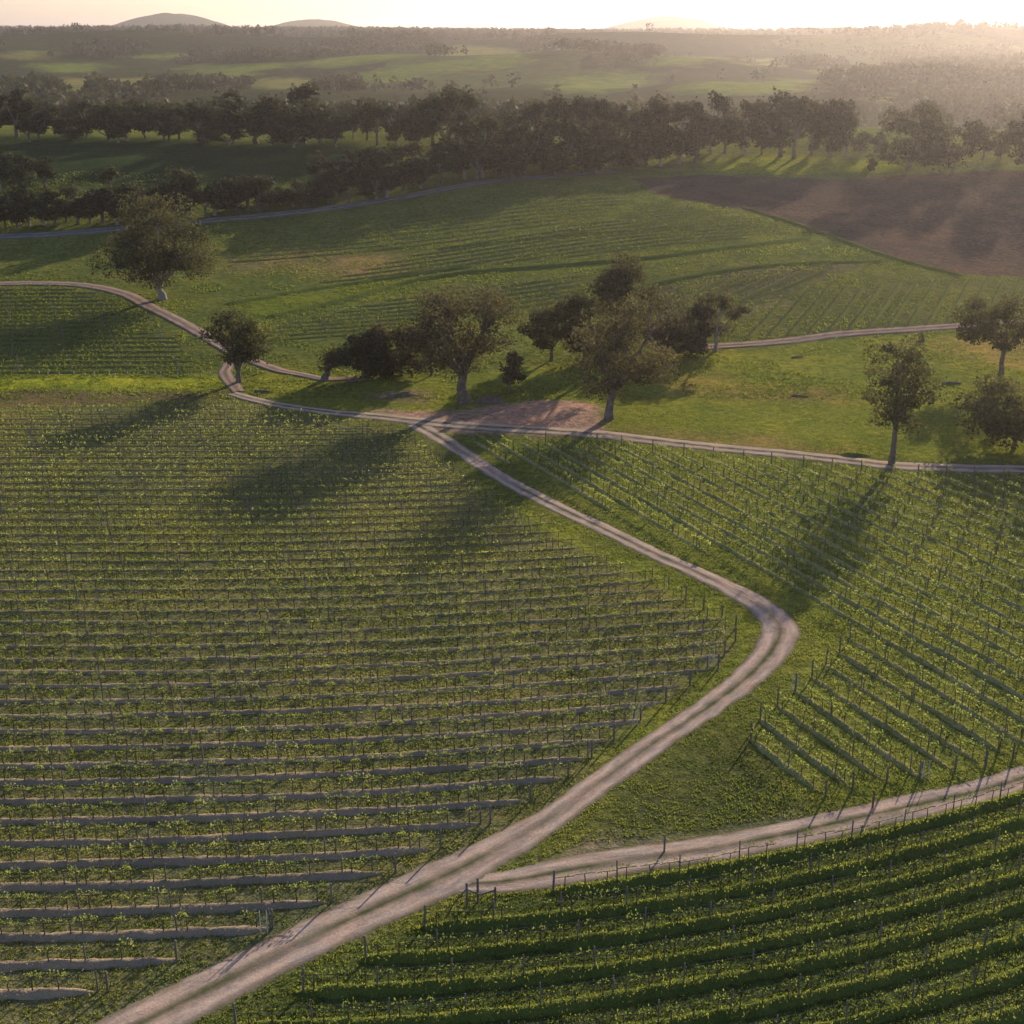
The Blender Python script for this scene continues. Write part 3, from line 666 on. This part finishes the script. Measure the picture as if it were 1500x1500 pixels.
# ------------------------------------------------------------------ trees
def norm(v): return v/(np.linalg.norm(v)+1e-9)
def tree_meshes(seed, h, wid, base_frac, mats, lobes=34, per=195, ls=0.25, lean=(0, 0), trunk_r=None, fork=None, shape='round', lobe_r=0.13, solid=0.25, bottom=0.0):
    rng = np.random.default_rng(seed); fork = fork if fork is not None else base_frac*0.85
    if per > 75: wid *= 1.12
    if ls == 0.25: per = int(per*1.3)
    r0 = trunk_r or h*0.028; top = np.array([lean[0], lean[1], h])
    cz0, cz1 = h*base_frac, h; cc = np.array([lean[0]*0.7, lean[1]*0.7, (cz0+cz1)/2]); rad = np.array([wid/2, wid/2*0.95, (cz1-cz0)/2])
    lr = lobe_r*wid
    L = []
    tries = 0
    nm = max(5, lobes//7); MS = []
    while len(MS) < nm and tries < 3000:
        tries += 1; v = norm(rng.normal(size=3)); p = v*rng.uniform(0.42, 0.78)*rad
        if shape == 'umbrella' and v[2] < -0.1: continue
        if all(np.linalg.norm((p-k)/rad) > 0.52-tries/8000 for k in MS): MS.append(p)
    MS = np.array(MS); mr = rng.uniform(0.38, 0.54, len(MS)); tries = 0
    while len(L) < lobes and tries < 6000 and shape != 'tall':
        tries += 1; j = rng.integers(len(MS)); v = norm(rng.normal(size=3)); v[2] = v[2]*0.8
        if shape == 'umbrella' and v[2] < -0.5: continue
        p = cc+MS[j]+v*mr[j]*rad*rng.uniform(0.3, 1.0)
        if p[2]-cc[2] > rad[2]*1.02 or p[2]-lr*0.6 < cc[2]-rad[2]: continue
        if all(np.linalg.norm(p-k) > lr*0.7 for k in L) or tries > 3500: L.append(p)
    while len(L) < lobes and tries < 9000:
        tries += 1
        v = norm(rng.normal(size=3)); q = rng.uniform(solid, 1.0)**0.6
        if shape == 'umbrella' and v[2] < -0.35: continue
        if shape == 'tall' and rng.random() < 0.2: q *= 0.7
        p = v*q*(rad-lr*0.75)
        if shape == 'round' and p[2] < 0: p[:2] *= (1-0.25*abs(p[2])/rad[2])
        if shape == 'tall' and p[2] > 0: p[:2] *= (1-0.15*p[2]/rad[2])
        p = cc+p
        if all(np.linalg.norm(p-k) > lr*0.75 for k in L) or tries > 2500: L.append(p)
    L = np.array(L); Lr = lr*rng.uniform(0.6, 1.35, len(L))
    mb = MB(); f = np.array([lean[0]*fork*0.6, lean[1]*fork*0.6, h*fork])
    mid = f*0.5+np.array([rng.normal()*r0*0.6, rng.normal()*r0*0.6, 0])
    V, F = tube([(0, 0, -0.4), (0, 0, 0.25*h*fork), mid, f], [r0*1.45, r0*1.08, r0*0.95, r0*0.85], 8, False); mb.add(V, F)
    K = max(3, min(7, len(L)//6)); C = L[rng.choice(len(L), K, replace=False)].copy()
    for _ in range(5):
        lab = np.argmin(((L[:, None]-C[None])**2).sum(-1), 1)
        for k in range(K):
            if (lab == k).any(): C[k] = L[lab == k].mean(0)
    for k in range(K):
        g_ = L[lab == k]
        if not len(g_): continue
        e = f+(C[k]-f)*0.72; m1 = f+(e-f)*0.5+np.array([rng.normal()*.3, rng.normal()*.3, -0.04*h*rng.random()])
        V, F = tube([f-(f-mid)*0.12, m1, e], [r0*0.62, r0*0.42, r0*0.28], 6, False); mb.add(V, F)
        for p in g_:
            m2 = e+(p-e)*0.5+rng.normal(size=3)*0.02*h; V, F = tube([e, m2, p], [r0*0.24, r0*0.15, r0*0.07], 4, False); mb.add(V, F)
    tm = mb.mesh('trunk', [mats[0]])
    cb = MB()
    for p, rr in zip(L, Lr):
        n = int(per*rng.uniform(0.7, 1.3)); v = rng.normal(size=(n, 3)); v /= np.linalg.norm(v, axis=1)[:, None]
        q = rng.uniform(0.15, 1.0, n)**0.45
        P_ = p+v*q[:, None]*np.array([rr, rr, rr*0.72]); P_[:, 2] -= 0.25*rr*(v[:, 0]**2+v[:, 1]**2)*q
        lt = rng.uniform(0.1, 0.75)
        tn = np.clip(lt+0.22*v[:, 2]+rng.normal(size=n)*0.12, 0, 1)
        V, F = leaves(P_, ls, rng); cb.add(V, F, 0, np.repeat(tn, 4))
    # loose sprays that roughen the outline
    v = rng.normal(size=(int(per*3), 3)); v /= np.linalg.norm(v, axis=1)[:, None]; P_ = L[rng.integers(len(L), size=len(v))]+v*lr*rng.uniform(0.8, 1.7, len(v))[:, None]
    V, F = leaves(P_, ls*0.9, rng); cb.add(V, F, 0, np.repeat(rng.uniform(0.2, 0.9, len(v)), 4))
    return tm, cb.mesh('crown', [mats[1]])
def place_tree(name, base_px, top_y, width_px, label, cat, mats, seed, **kw):
    x, y = at(*base_px); zc = depth(x, y); h = (base_px[1]-top_y)*zc/(FPX*cp)*0.985; wid = width_px*zc/FPX
    bf = kw.pop('bf', 0.3); ln = kw.pop('leanpx', (0, 0)); group = kw.pop('group', None)
    lean = (ln[0]*zc/FPX, 0.0)
    tm, cm = tree_meshes(seed, h, wid, bf, mats, lean=lean, **kw)
    root = link(name, None, loc=(x, y, float(H(x, y)))); tag(root, label, cat, group)
    link('trunk', tm, root); link('crown', cm, root); return root
G = (M_bark, M_gum); GB = (M_bark, M_brown); GD = (M_bark, M_dark); GP = (M_pale, M_gum)
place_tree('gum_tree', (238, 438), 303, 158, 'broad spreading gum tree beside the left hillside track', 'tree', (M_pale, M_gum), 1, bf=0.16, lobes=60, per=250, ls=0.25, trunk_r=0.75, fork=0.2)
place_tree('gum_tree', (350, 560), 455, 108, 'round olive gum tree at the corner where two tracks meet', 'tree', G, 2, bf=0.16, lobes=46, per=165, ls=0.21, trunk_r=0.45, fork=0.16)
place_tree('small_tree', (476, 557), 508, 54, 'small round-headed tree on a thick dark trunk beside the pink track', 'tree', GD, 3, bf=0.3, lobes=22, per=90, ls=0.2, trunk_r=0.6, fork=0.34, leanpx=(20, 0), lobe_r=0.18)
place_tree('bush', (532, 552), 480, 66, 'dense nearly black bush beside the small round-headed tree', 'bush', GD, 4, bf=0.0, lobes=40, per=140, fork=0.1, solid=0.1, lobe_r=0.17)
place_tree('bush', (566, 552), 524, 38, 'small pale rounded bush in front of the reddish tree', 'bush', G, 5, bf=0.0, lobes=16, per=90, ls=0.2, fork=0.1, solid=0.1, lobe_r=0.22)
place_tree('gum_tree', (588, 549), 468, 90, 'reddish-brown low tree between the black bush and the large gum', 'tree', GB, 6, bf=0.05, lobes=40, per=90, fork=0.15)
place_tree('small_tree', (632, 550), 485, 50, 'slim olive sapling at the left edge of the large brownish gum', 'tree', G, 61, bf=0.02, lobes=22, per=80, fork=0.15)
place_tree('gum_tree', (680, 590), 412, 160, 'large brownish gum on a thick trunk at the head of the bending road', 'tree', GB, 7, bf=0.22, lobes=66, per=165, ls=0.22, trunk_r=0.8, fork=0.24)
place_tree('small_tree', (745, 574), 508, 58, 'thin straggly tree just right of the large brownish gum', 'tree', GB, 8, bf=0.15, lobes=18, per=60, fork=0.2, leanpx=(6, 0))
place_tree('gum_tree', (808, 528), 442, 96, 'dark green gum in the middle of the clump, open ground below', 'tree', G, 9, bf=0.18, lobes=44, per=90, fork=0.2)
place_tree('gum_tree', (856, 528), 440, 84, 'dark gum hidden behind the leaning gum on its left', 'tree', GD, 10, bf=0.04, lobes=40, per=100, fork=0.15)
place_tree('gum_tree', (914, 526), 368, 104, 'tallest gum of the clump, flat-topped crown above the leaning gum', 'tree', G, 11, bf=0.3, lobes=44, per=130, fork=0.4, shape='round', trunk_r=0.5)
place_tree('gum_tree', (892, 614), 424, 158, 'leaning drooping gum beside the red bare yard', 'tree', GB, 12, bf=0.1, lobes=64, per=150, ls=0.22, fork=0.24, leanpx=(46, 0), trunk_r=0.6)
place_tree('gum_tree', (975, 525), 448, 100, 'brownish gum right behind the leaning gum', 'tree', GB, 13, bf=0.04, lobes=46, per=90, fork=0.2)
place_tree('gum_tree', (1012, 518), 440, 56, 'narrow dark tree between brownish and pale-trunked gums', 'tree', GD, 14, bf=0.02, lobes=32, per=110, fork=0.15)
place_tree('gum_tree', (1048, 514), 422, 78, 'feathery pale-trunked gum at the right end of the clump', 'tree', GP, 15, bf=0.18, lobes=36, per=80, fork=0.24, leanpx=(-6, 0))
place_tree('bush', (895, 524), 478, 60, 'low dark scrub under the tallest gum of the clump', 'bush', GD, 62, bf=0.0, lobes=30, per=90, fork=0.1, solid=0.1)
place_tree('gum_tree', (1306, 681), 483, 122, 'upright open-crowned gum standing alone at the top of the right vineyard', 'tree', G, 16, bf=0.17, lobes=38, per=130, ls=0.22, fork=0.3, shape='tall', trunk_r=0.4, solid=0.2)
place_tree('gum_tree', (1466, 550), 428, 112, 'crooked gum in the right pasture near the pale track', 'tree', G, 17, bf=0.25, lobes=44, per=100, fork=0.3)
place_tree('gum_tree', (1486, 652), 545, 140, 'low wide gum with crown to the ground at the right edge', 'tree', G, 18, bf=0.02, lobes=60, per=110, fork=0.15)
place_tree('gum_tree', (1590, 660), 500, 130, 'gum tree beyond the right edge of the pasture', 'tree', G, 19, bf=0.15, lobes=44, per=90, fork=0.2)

# belt trees: ten kinds, copied
protos = []
for i in range(12):
    tall = i % 3
    tm, cm = tree_meshes(300+i, 16.0, (11.5, 9.5, 13.5)[tall], (0.08, 0.16, 0.04)[tall], (M_pale if i % 4 == 1 else M_bark, M_belt), lobes=40, per=60, ls=0.42, fork=(0.2, 0.28, 0.12)[tall], lobe_r=0.14)
    protos.append((tm, cm))
rngt = np.random.default_rng(77)
def belt_tree(px, by, ty, label, group, wscale=1.0, pr=None):
    x, y = at(px, by); zc = depth(x, y); h = (by-ty)*zc/(FPX*cp)
    tm, cm = protos[pr if pr is not None else rngt.integers(len(protos))]
    root = link('gum_tree', None, loc=(x, y, float(H(x, y))-0.1), rz=float(rngt.uniform(0, 6.28)), sc=(h/16*wscale, h/16*wscale, h/16))
    tag(root, label, 'tree', group); link('trunk', tm, root); link('crown', cm, root)
def belt(items, what, group, ws0=1.0):
    k = 0; jr = np.random.default_rng(len(what))
    for px, by, ty, ws in sorted(items):
        by += jr.uniform(-3, 2.5); px += jr.uniform(-4, 4); ws *= jr.uniform(0.9, 1.2)
        if px >= 0 and px <= 1500: k += 1; lab = f'{ordinal(k)} from the left of the {what}'
        else: lab = f'outlying one of the {what}, beyond the picture edge'
        belt_tree(px, by, ty, lab, group, ws*ws0)
    # low scrub that closes the belt at its foot is part of each crown
belt([(-60, 204, 140, 1.1), (-20, 204, 145, 1), (22, 202, 134, 1), (58, 203, 146, 1.0), (95, 204, 156, 1), (128, 203, 150, 1), (160, 204, 154, 1), (188, 205, 142, .9), (215, 205, 148, .9), (240, 206, 154, 1), (262, 206, 156, 1), (290, 207, 150, 1), (318, 208, 152, 1), (345, 208, 154, .9), (372, 211, 126, 1.25), (398, 211, 142, .9), (420, 211, 138, 1), (446, 213, 126, 1.25), (470, 214, 142, 1.1), (490, 216, 166, 1), (40, 206, 178, 1.8), (112, 206, 180, 1.8), (176, 207, 182, 1.8), (250, 209, 182, 1.8), (304, 210, 184, 1.8), (334, 211, 180, 1.8), (410, 214, 180, 1.8), (434, 214, 182, 1.8)],
     'dark gums beyond the shaded paddock', 'gums along the shaded paddock', 1.2)
belt([(516, 206, 158, .8), (534, 208, 150, .9), (552, 212, 152, 1), (580, 214, 156, 1), (606, 215, 152, .9), (632, 216, 138, 1), (655, 217, 128, 1.1), (678, 218, 142, 1), (700, 222, 162, 1), (726, 225, 154, .9), (752, 226, 160, 1), (780, 226, 152, 1), (808, 226, 146, 1), (836, 226, 152, 1), (864, 226, 144, 1), (892, 226, 137, 1), (920, 228, 154, 1), (944, 228, 141, .9), (968, 228, 139, .9), (992, 229, 152, .9)],
     'tall gums mid-belt', 'gums in the middle of the belt', 1.1)
belt([(1016, 226, 140, .9), (1040, 226, 138, .9), (1064, 226, 146, .9), (1088, 226, 150, .9), (1118, 228, 142, .9), (1142, 230, 134, 1.2), (1166, 230, 146, 1.1), (1190, 228, 142, .9), (1214, 228, 138, 1), (1242, 228, 138, 1.1), (1262, 226, 192, 1.5), (1290, 228, 194, 1.5), (1440, 232, 190, 1.3), (1462, 234, 196, 1.3)],
     'hazy gums behind the sunlit green strip', 'gums behind the sunlit strip', 0.85)
belt([(560, 284, 216, .9), (590, 280, 212, 1), (618, 276, 208, 1), (650, 270, 204, 1), (684, 262, 182, 1), (710, 258, 172, 1.1), (738, 258, 186, 1), (768, 256, 178, 1), (798, 255, 190, 1.1), (830, 254, 176, 1), (858, 252, 184, 1), (886, 250, 178, 1.1), (914, 249, 190, 1), (942, 247, 180, 1), (968, 243, 190, 1), (994, 240, 186, .9), (1018, 238, 192, .9),
      (700, 266, 214, 1.4), (750, 263, 212, 1.4), (815, 260, 214, 1.4), (875, 256, 212, 1.4), (930, 252, 212, 1.4)],
     'dense dark trees massed at the road bend', 'dark trees at the road bend', 1.25)
EDGE = (M_bark, M_belt)
place_tree('gum_tree', (1330, 250), 158, 92, 'big round dark tree, left of the pair on the brown field edge', 'tree', EDGE, 401, bf=0.02, lobes=50, per=80, ls=0.45, fork=0.15)
place_tree('gum_tree', (1396, 252), 166, 84, 'big round dark tree, right of the pair on the brown field edge', 'tree', EDGE, 402, bf=0.02, lobes=50, per=80, ls=0.45, fork=0.15)
place_tree('gum_tree', (1500, 256), 165, 84, 'big dark tree at the far right edge above the brown field', 'tree', EDGE, 403, bf=0.03, lobes=46, per=80, ls=0.45, fork=0.15)
belt_tree(1278, 258, 228, 'small lone tree on the upper edge of the brown field', None, 1.0, 1)
belt_tree(1560, 256, 170, 'dark tree past the right edge above the brown field', None, 1.1, 5)
items = []; px = -40
while px < 570:
    by = np.interp(px, [-40, 200, 420, 570], [338, 326, 306, 290])-rngt.uniform(0, 4); items.append((px, by, by-rngt.uniform(34, 58), rngt.uniform(1.3, 1.8))); px += rngt.uniform(13, 20)
belt(items, 'low dark trees lining the country road', 'low trees beside the country road')
for px, by, ty, l in [(165, 322, 244, 'taller rounded tree rising from the roadside line on the left'), (272, 316, 236, 'tallest tree in the roadside line, leaning crown'), (40, 326, 264, 'pale-tipped tree near the left end of the roadside line')]:
    belt_tree(px, by, ty, l, None, 1.0)
belt([(-30, 282, 226, 1), (5, 280, 224, 1), (35, 278, 226, 1), (62, 276, 232, 1), (470, 270, 224, 1), (510, 268, 220, 1), (545, 266, 214, 1)],
     'dim trees standing behind the roadside line', 'dim trees behind the roadside line', 1.4)

# far-off woods: masses of trees beyond the crest, one object
def far_woods():
    rng = np.random.default_rng(5); Vs, Fs, Ts, n = [], [], [], 0
    C = []
    D = np.exp(rng.uniform(math.log(560), math.log(3700), 48000)); X = rng.uniform(-0.62, 0.62, len(D))*D
    dens = fbm(X/150+2, D/230, 91, 4); ridge = sstep(1700, 2300, D)
    thr = np.where(D < 800, 0.46, 0.525)-0.17*ridge
    keep = dens > thr
    keep |= rng.random(len(D)) < 0.02
    for p in far_polys:
        for sh in (0, 50, 110, 170): keep &= ~inside(p, X*(D+sh)/D, D+sh) | (rng.random(len(D)) < 0.04)
    X, D = X[keep], D[keep]; Z = H(X, D)
    print('far trees', len(X))
    m = len(X); hgt = rng.uniform(8, 15, m)*(1+0.15*sstep(1500, 3000, D)); wd = hgt*rng.uniform(0.55, 0.95, m)
    k = 26
    v = rng.normal(size=(m, k, 3)); v /= np.linalg.norm(v, axis=2)[..., None]; v *= rng.uniform(0.4, 1, (m, k, 1))
    P = np.stack([X, D, Z+hgt*0.52], -1)[:, None]+v*np.stack([wd/2, wd/2, hgt*0.42], -1)[:, None]
    V, F = leaves(P.reshape(-1, 3), 1.0, rng); V = V.reshape(-1, 4, 3); ce = P.reshape(-1, 1, 3)
    V = ce+(V-ce)*np.repeat(hgt*0.125, k)[:, None, None]
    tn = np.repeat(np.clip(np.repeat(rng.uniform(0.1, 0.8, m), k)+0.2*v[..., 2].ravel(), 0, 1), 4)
    return V.reshape(-1, 3), F, tn
V, F, tn = far_woods()
tag(link('woods', mesh_np('woods', V, F, [M_wood], attrs={'tone': ('FLOAT', tn)})), 'hazy woods scattered over the far valley and ridges', 'woods', kind='stuff')

# ------------------------------------------------------------------ grass tufts (nobody could count them)
def blades(X, D, Z, rng, hs, ws, tone, b=3):
    m = len(X); ang = rng.uniform(0, 6.28, (m, b)); hh = rng.uniform(0.5, 1.3, (m, b))*np.reshape(hs, (-1, 1)); ww = rng.uniform(0.6, 1.2, (m, b))*ws
    bx = X[:, None]+rng.normal(size=(m, b))*0.09; by = D[:, None]+rng.normal(size=(m, b))*0.09; bz = np.repeat(Z[:, None], b, 1)
    dx, dy = np.cos(ang)*ww, np.sin(ang)*ww; lx, ly = rng.normal(size=(m, b))*0.06, rng.normal(size=(m, b))*0.06
    V = np.stack([np.stack([bx-dx, by-dy, bz-0.03], -1), np.stack([bx+dx, by+dy, bz-0.03], -1), np.stack([bx+dx*.3+lx, by+dy*.3+ly, bz+hh], -1), np.stack([bx-dx*.5+lx, by-dy*.5+ly, bz+hh*.8], -1)], 2).reshape(-1, 3)
    return V, np.repeat(np.repeat(np.clip(tone+rng.normal(size=m)*0.15, 0, 1), b), 4)
def grass_tufts():
    rng = np.random.default_rng(8)
    n = 420000
    D = np.sqrt(rng.uniform(60**2, 215**2, n)); X = rng.uniform(-0.46, 0.46, n)*(D+14)
    keep = rng.random(n) < np.interp(D, [60, 110, 160, 215], [1.0, 0.8, 0.5, 0.3])
    X, D = X[keep], D[keep]; n = len(X); keep = np.ones(n, bool)
    for L, W in roads[:3]:
        for p, w_ in zip(L[::3], W[::3]):
            kk = np.where((np.abs(X-p[0]) < 4) & (np.abs(D-p[1]) < 4))[0]; dd = np.hypot(X[kk]-p[0], D[kk]-p[1]); keep[kk[dd < w_*0.46]] = False
    dn = 0.6*fbm(X/1.1, D/1.1, 15, 3)+0.4*fbm(X/6, D/6, 19, 3)
    inL = inside(blockL, X, D)
    keep &= dn > np.where(inL, 0.44, 0.36)
    wedge = [p for p, c_, s_ in fields if c_ in ((0.105, 0.115, 0.042), (0.24, 0.19, 0.135), (0.44, 0.27, 0.20))]
    keep &= ~inside(wedge[1], X, D) & ~inside(wedge[2], X, D)
    X, D, dn = X[keep], D[keep], dn[keep]; print('tufts', len(X))
    V1, t1 = blades(X, D, H(X, D), rng, 0.06+0.22*(dn-0.3), 0.055, fbm(X/9, D/9, 44, 3)*1.5-0.3+0.28*inside(blockL, X, D)*sstep(95, 150, D)+0.15*inside(blockR, X, D)-0.3*inside(blockB, X, D)-0.22*(inside(wedge[0], X, D)))
    P = bedV['grass']; ci = np.arange(len(P)) % 9; P = P[rng.random(len(P)) < np.where((ci > 2) & (ci < 6), 0.95, 0.2)]; P = P[P[:, 1] > 50]+rng.normal(size=(int((P[:, 1] > 50).sum()), 3))*np.array((.06, .06, 0))
    V2, t2 = blades(P[:, 0], P[:, 1], P[:, 2], rng, np.full(len(P), 0.13), 0.05, np.full(len(P), 0.9))  # tufts thickest on the crest, toned bright to paint its sunlit line
    P = bedV['right']; ci = np.arange(len(P)) % 9; P = P[rng.random(len(P)) < np.where((ci > 2) & (ci < 7), 0.6, 0.1)]; P = P+rng.normal(size=P.shape)*np.array((.06, .06, 0))
    V3, t3 = blades(P[:, 0], P[:, 1], P[:, 2], rng, np.full(len(P), 0.12), 0.05, np.full(len(P), 0.95), 2)  # bright tone again paints sunlight on the crests
    m = 100000; Dm = rng.uniform(205, 395, m); Xm = rng.uniform(-0.44, 0.44, m)*Dm; kp = fbm(Xm/5, Dm/5, 63, 3) > 0.47
    for L, W in roads[2:]:
        for p, w_ in zip(L[::3], W[::3]):
            kk = np.where((np.abs(Xm-p[0]) < 5) & (np.abs(Dm-p[1]) < 5))[0]; kp[kk[np.hypot(Xm[kk]-p[0], Dm[kk]-p[1]) < w_*0.6]] = False
    for pf, c_, s_ in fields:
        if c_ == BROWN: kp &= ~(inside(pf, Xm, Dm) & (rng.random(m) < 2))
    Xm, Dm = Xm[kp], Dm[kp]; V4, t4 = blades(Xm, Dm, H(Xm, Dm), rng, np.full(len(Xm), 0.26), 0.13, 0.0+0.6*fbm(Xm/12, Dm/12, 64, 3), 2)
    V = np.vstack([V1, V2, V3, V4]); t3 = np.concatenate([t3, t4]); F = np.arange(len(V)).reshape(-1, 4)
    P = bedV['soil']; ci = np.arange(len(P)) % 9; P = P[rng.random(len(P)) < np.where((ci > 2) & (ci < 7), 0.4, 0.12)]; P = P+rng.normal(size=P.shape)*np.array((.06, .06, 0))
    Pr = bedV['right']; ci = np.arange(len(Pr)) % 9; Pr = Pr[(rng.random(len(Pr)) < 0.5) & (ci > 2) & (ci < 7) & (Pr[:, 1] < 122)]  # pale straw on the nearer green crests paints their sunlit strips
    P = np.vstack([P, Pr+rng.normal(size=Pr.shape)*np.array((.05, .05, 0))])
    Vd, td = blades(P[:, 0], P[:, 1], P[:, 2], rng, np.full(len(P), 0.07), 0.05, rng.random(len(P)), 2)
    return V, F, np.concatenate([t1, t2, t3]), Vd, td
V, F, tn, Vd, td = grass_tufts()
tag(link('grass', mesh_np('grass', V, F, [M_grass], attrs={'tone': ('FLOAT', tn)})), 'tufty green grass between the vine rows and along the road verges', 'grass', kind='stuff')
tag(link('dry_grass_lit_crest', mesh_np('dry_grass_lit_crest', Vd, np.arange(len(Vd)).reshape(-1, 4), [M_lit_straw], attrs={'tone': ('FLOAT', td)})), 'dry straw-coloured grass on the vine beds, toned as their sunlit crests', 'grass', kind='stuff')

# ------------------------------------------------------------------ small things
def stake_pair(px, label):
    x, y = at(*px); z = float(H(x, y)); mb = MB()
    root = link('row_marker', None, loc=(x, y, z)); tag(root, label, 'stake', 'pale stakes at row ends')
    for dx in (-0.22, 0.22):
        V, F = tube([(dx, 0, -.1), (dx, 0.02, 1.7)], [0.035, 0.03], 6); m = MB(); m.add(V, F); link('stake', m.mesh('stake', [M_white]), root)
    V, F = tube([(-0.22, 0, 0.55), (0.22, 0, 0.6)], 0.02, 4); m = MB(); m.add(V, F); link('crossbar', m.mesh('crossbar', [M_white]), root)
for p, l in [((387, 1367), 'pale double stake at a row end near the photo\'s lower left'), ((930, 1062), 'pale double stake at a row end left of the road bend'), ((1042, 975), 'pale double stake nearest the inside of the road bend'),
             ((1163, 1012), 'pale double stake at a row end right of the road bend'), ((1355, 1142), 'pale double stake at a row end above the lower road')]:
    stake_pair(p, l)
def single_post(px, h, r, mat, name, label, cat, tilt=0.0):
    x, y = at(*px); V, F = tube([(0, 0, -.2), (tilt*h*.5, 0, h*.5), (tilt*h, 0, h)], [r, r*.95, r*.9], 8); m = MB(); m.add(V, F)
    tag(link(name, m.mesh(name, [mat]), loc=(x, y, float(H(x, y)))), label, cat)
single_post((1278, 1184), 1.5, 0.09, M_red, 'marker_post', 'short reddish post beside the lower road', 'post')
single_post((700, 1322), 1.9, 0.09, M_post, 'strainer_post', 'tall dark post standing at the fork where the lower road leaves', 'post')
# strainer assembly at the head of the first lower row
x, y = at(684, 1326); root = link('row_end_brace', None, loc=(x, y, float(H(x, y)))); tag(root, 'dark timber row-end brace with sagging rail beside the road fork', 'brace')
for nm, P, r in (('post', [(0, 0, -.2), (0, 0, 1.7)], .09), ('post', [(1.9, .3, -.2), (1.9, .3, 1.2)], .08), ('rail', [(0, 0, 1.25), (.9, .1, .75), (1.9, .3, 1.0)], .06), ('brace', [(0.05, 0, 1.4), (-1.0, -.1, 0)], .05)):
    V, F = tube(P, r, 6); m = MB(); m.add(V, F); link(nm, m.mesh(nm, [M_post]), root)
single_post((873+100, 1248), 1.4, 0.08, M_post, 'marker_post', 'short dark post on the near side of the grass triangle', 'post')
def heap(px, lx, ly, h, mat, name, label, cat, seed=0):
    x, y = at(*px); n = 26; u = np.linspace(-1, 1, n); U, W = np.meshgrid(u, u); r = np.sqrt(U**2+W**2)
    z = h*np.clip(1-r**1.6, 0, 1)*(0.6+0.9*vnoise(U*4+seed, W*4, seed))-0.08*(r > 0.98)
    X, Y = U*lx/2, W*ly/2; z = z+H(X+x, Y+y)-float(H(x, y))
    V = np.stack([X, Y, z], -1).reshape(-1, 3); idx = np.arange(n*n).reshape(n, n); F = np.stack([idx[:-1, :-1], idx[:-1, 1:], idx[1:, 1:], idx[1:, :-1]], -1).reshape(-1, 4)
    tag(link(name, mesh_np(name, V, F, [mat], smooth=True), loc=(x, y, float(H(x, y)))), label, cat)
heap((718, 588), 5.5, 3.5, 0.8, M_rock, 'dirt_heap', 'grey dirt heap right of the large brownish gum', 'heap', 1)
heap((592, 579), 6, 2.2, 0.4, M_rock, 'dirt_heap', 'long low spoil heap left of the large brownish gum', 'heap', 3)
heap((1250, 668), 5, 2.4, 0.4, M_bed_grass, 'grass_mound', 'low grassy mound left of the lone upright gum', 'mound', 4)
def log(px, ln, r, ang, label):
    x, y = at(*px); c, s = math.cos(ang)*ln/2, math.sin(ang)*ln/2
    V, F = tube([(-c, -s, r*.8), (-c*.3, -s*.3+.1, r), (c*.4, s*.4, r), (c, s, r*.7)], [r, r*.95, r*.85, r*.5], 8); m = MB(); m.add(V, F)
    V, F = tube([(c*.3, s*.3, r), (c*.5+.3, s*.5+.4, r+.7)], [r*.4, r*.2], 5); m.add(V, F)
    tag(link('fallen_log', m.mesh('fallen_log', [M_bark]), loc=(x, y, float(H(x, y)))), label, 'log')
log((1394, 563), 3.2, 0.22, 0.1, 'dark fallen log below the crooked gum in the right pasture')
log((1172, 581), 2.6, 0.14, -0.2, 'thin fallen log on the dry streak of the pasture')
log((1168, 524), 2.2, 0.14, 0.3, 'fallen branch high in the green pasture below the pale track')
log((384, 575), 2.6, 0.22, 0.05, 'short dark log in the grass beside the track corner')
log((520, 560), 2.8, 0.28, 0.3, 'dark log lying in the grass below the black bush')
heap((1349, 500), 1.5, 1.5, 1.3, M_vwood, 'stump', 'small dark tree stump under the pale track on the right', 'stump', 5)
# pale vine guards along the left field edge
for i in range(16):
    px = 60+i*16.5+random.uniform(-7, 7); x, y = at(px, 549+random.uniform(-1.5, 1.5)); V, F = tube([(0, 0, -.1), (0, 0, random.uniform(.4, .7))], [.07, .07], 6); m = MB(); m.add(V, F)
    tag(link('vine_guard', m.mesh('vine_guard', [M_white]), loc=(x, y, float(H(x, y)))), 'tiny pale guard sleeve on the bright grass left of the corner gum', 'vine guard', 'pale guard sleeves on the left field edge')
print('row labels', len([o for o in bpy.data.objects if o.get('category') == 'vine row']), 'rows', rowcount, 'objects', len(bpy.data.objects))
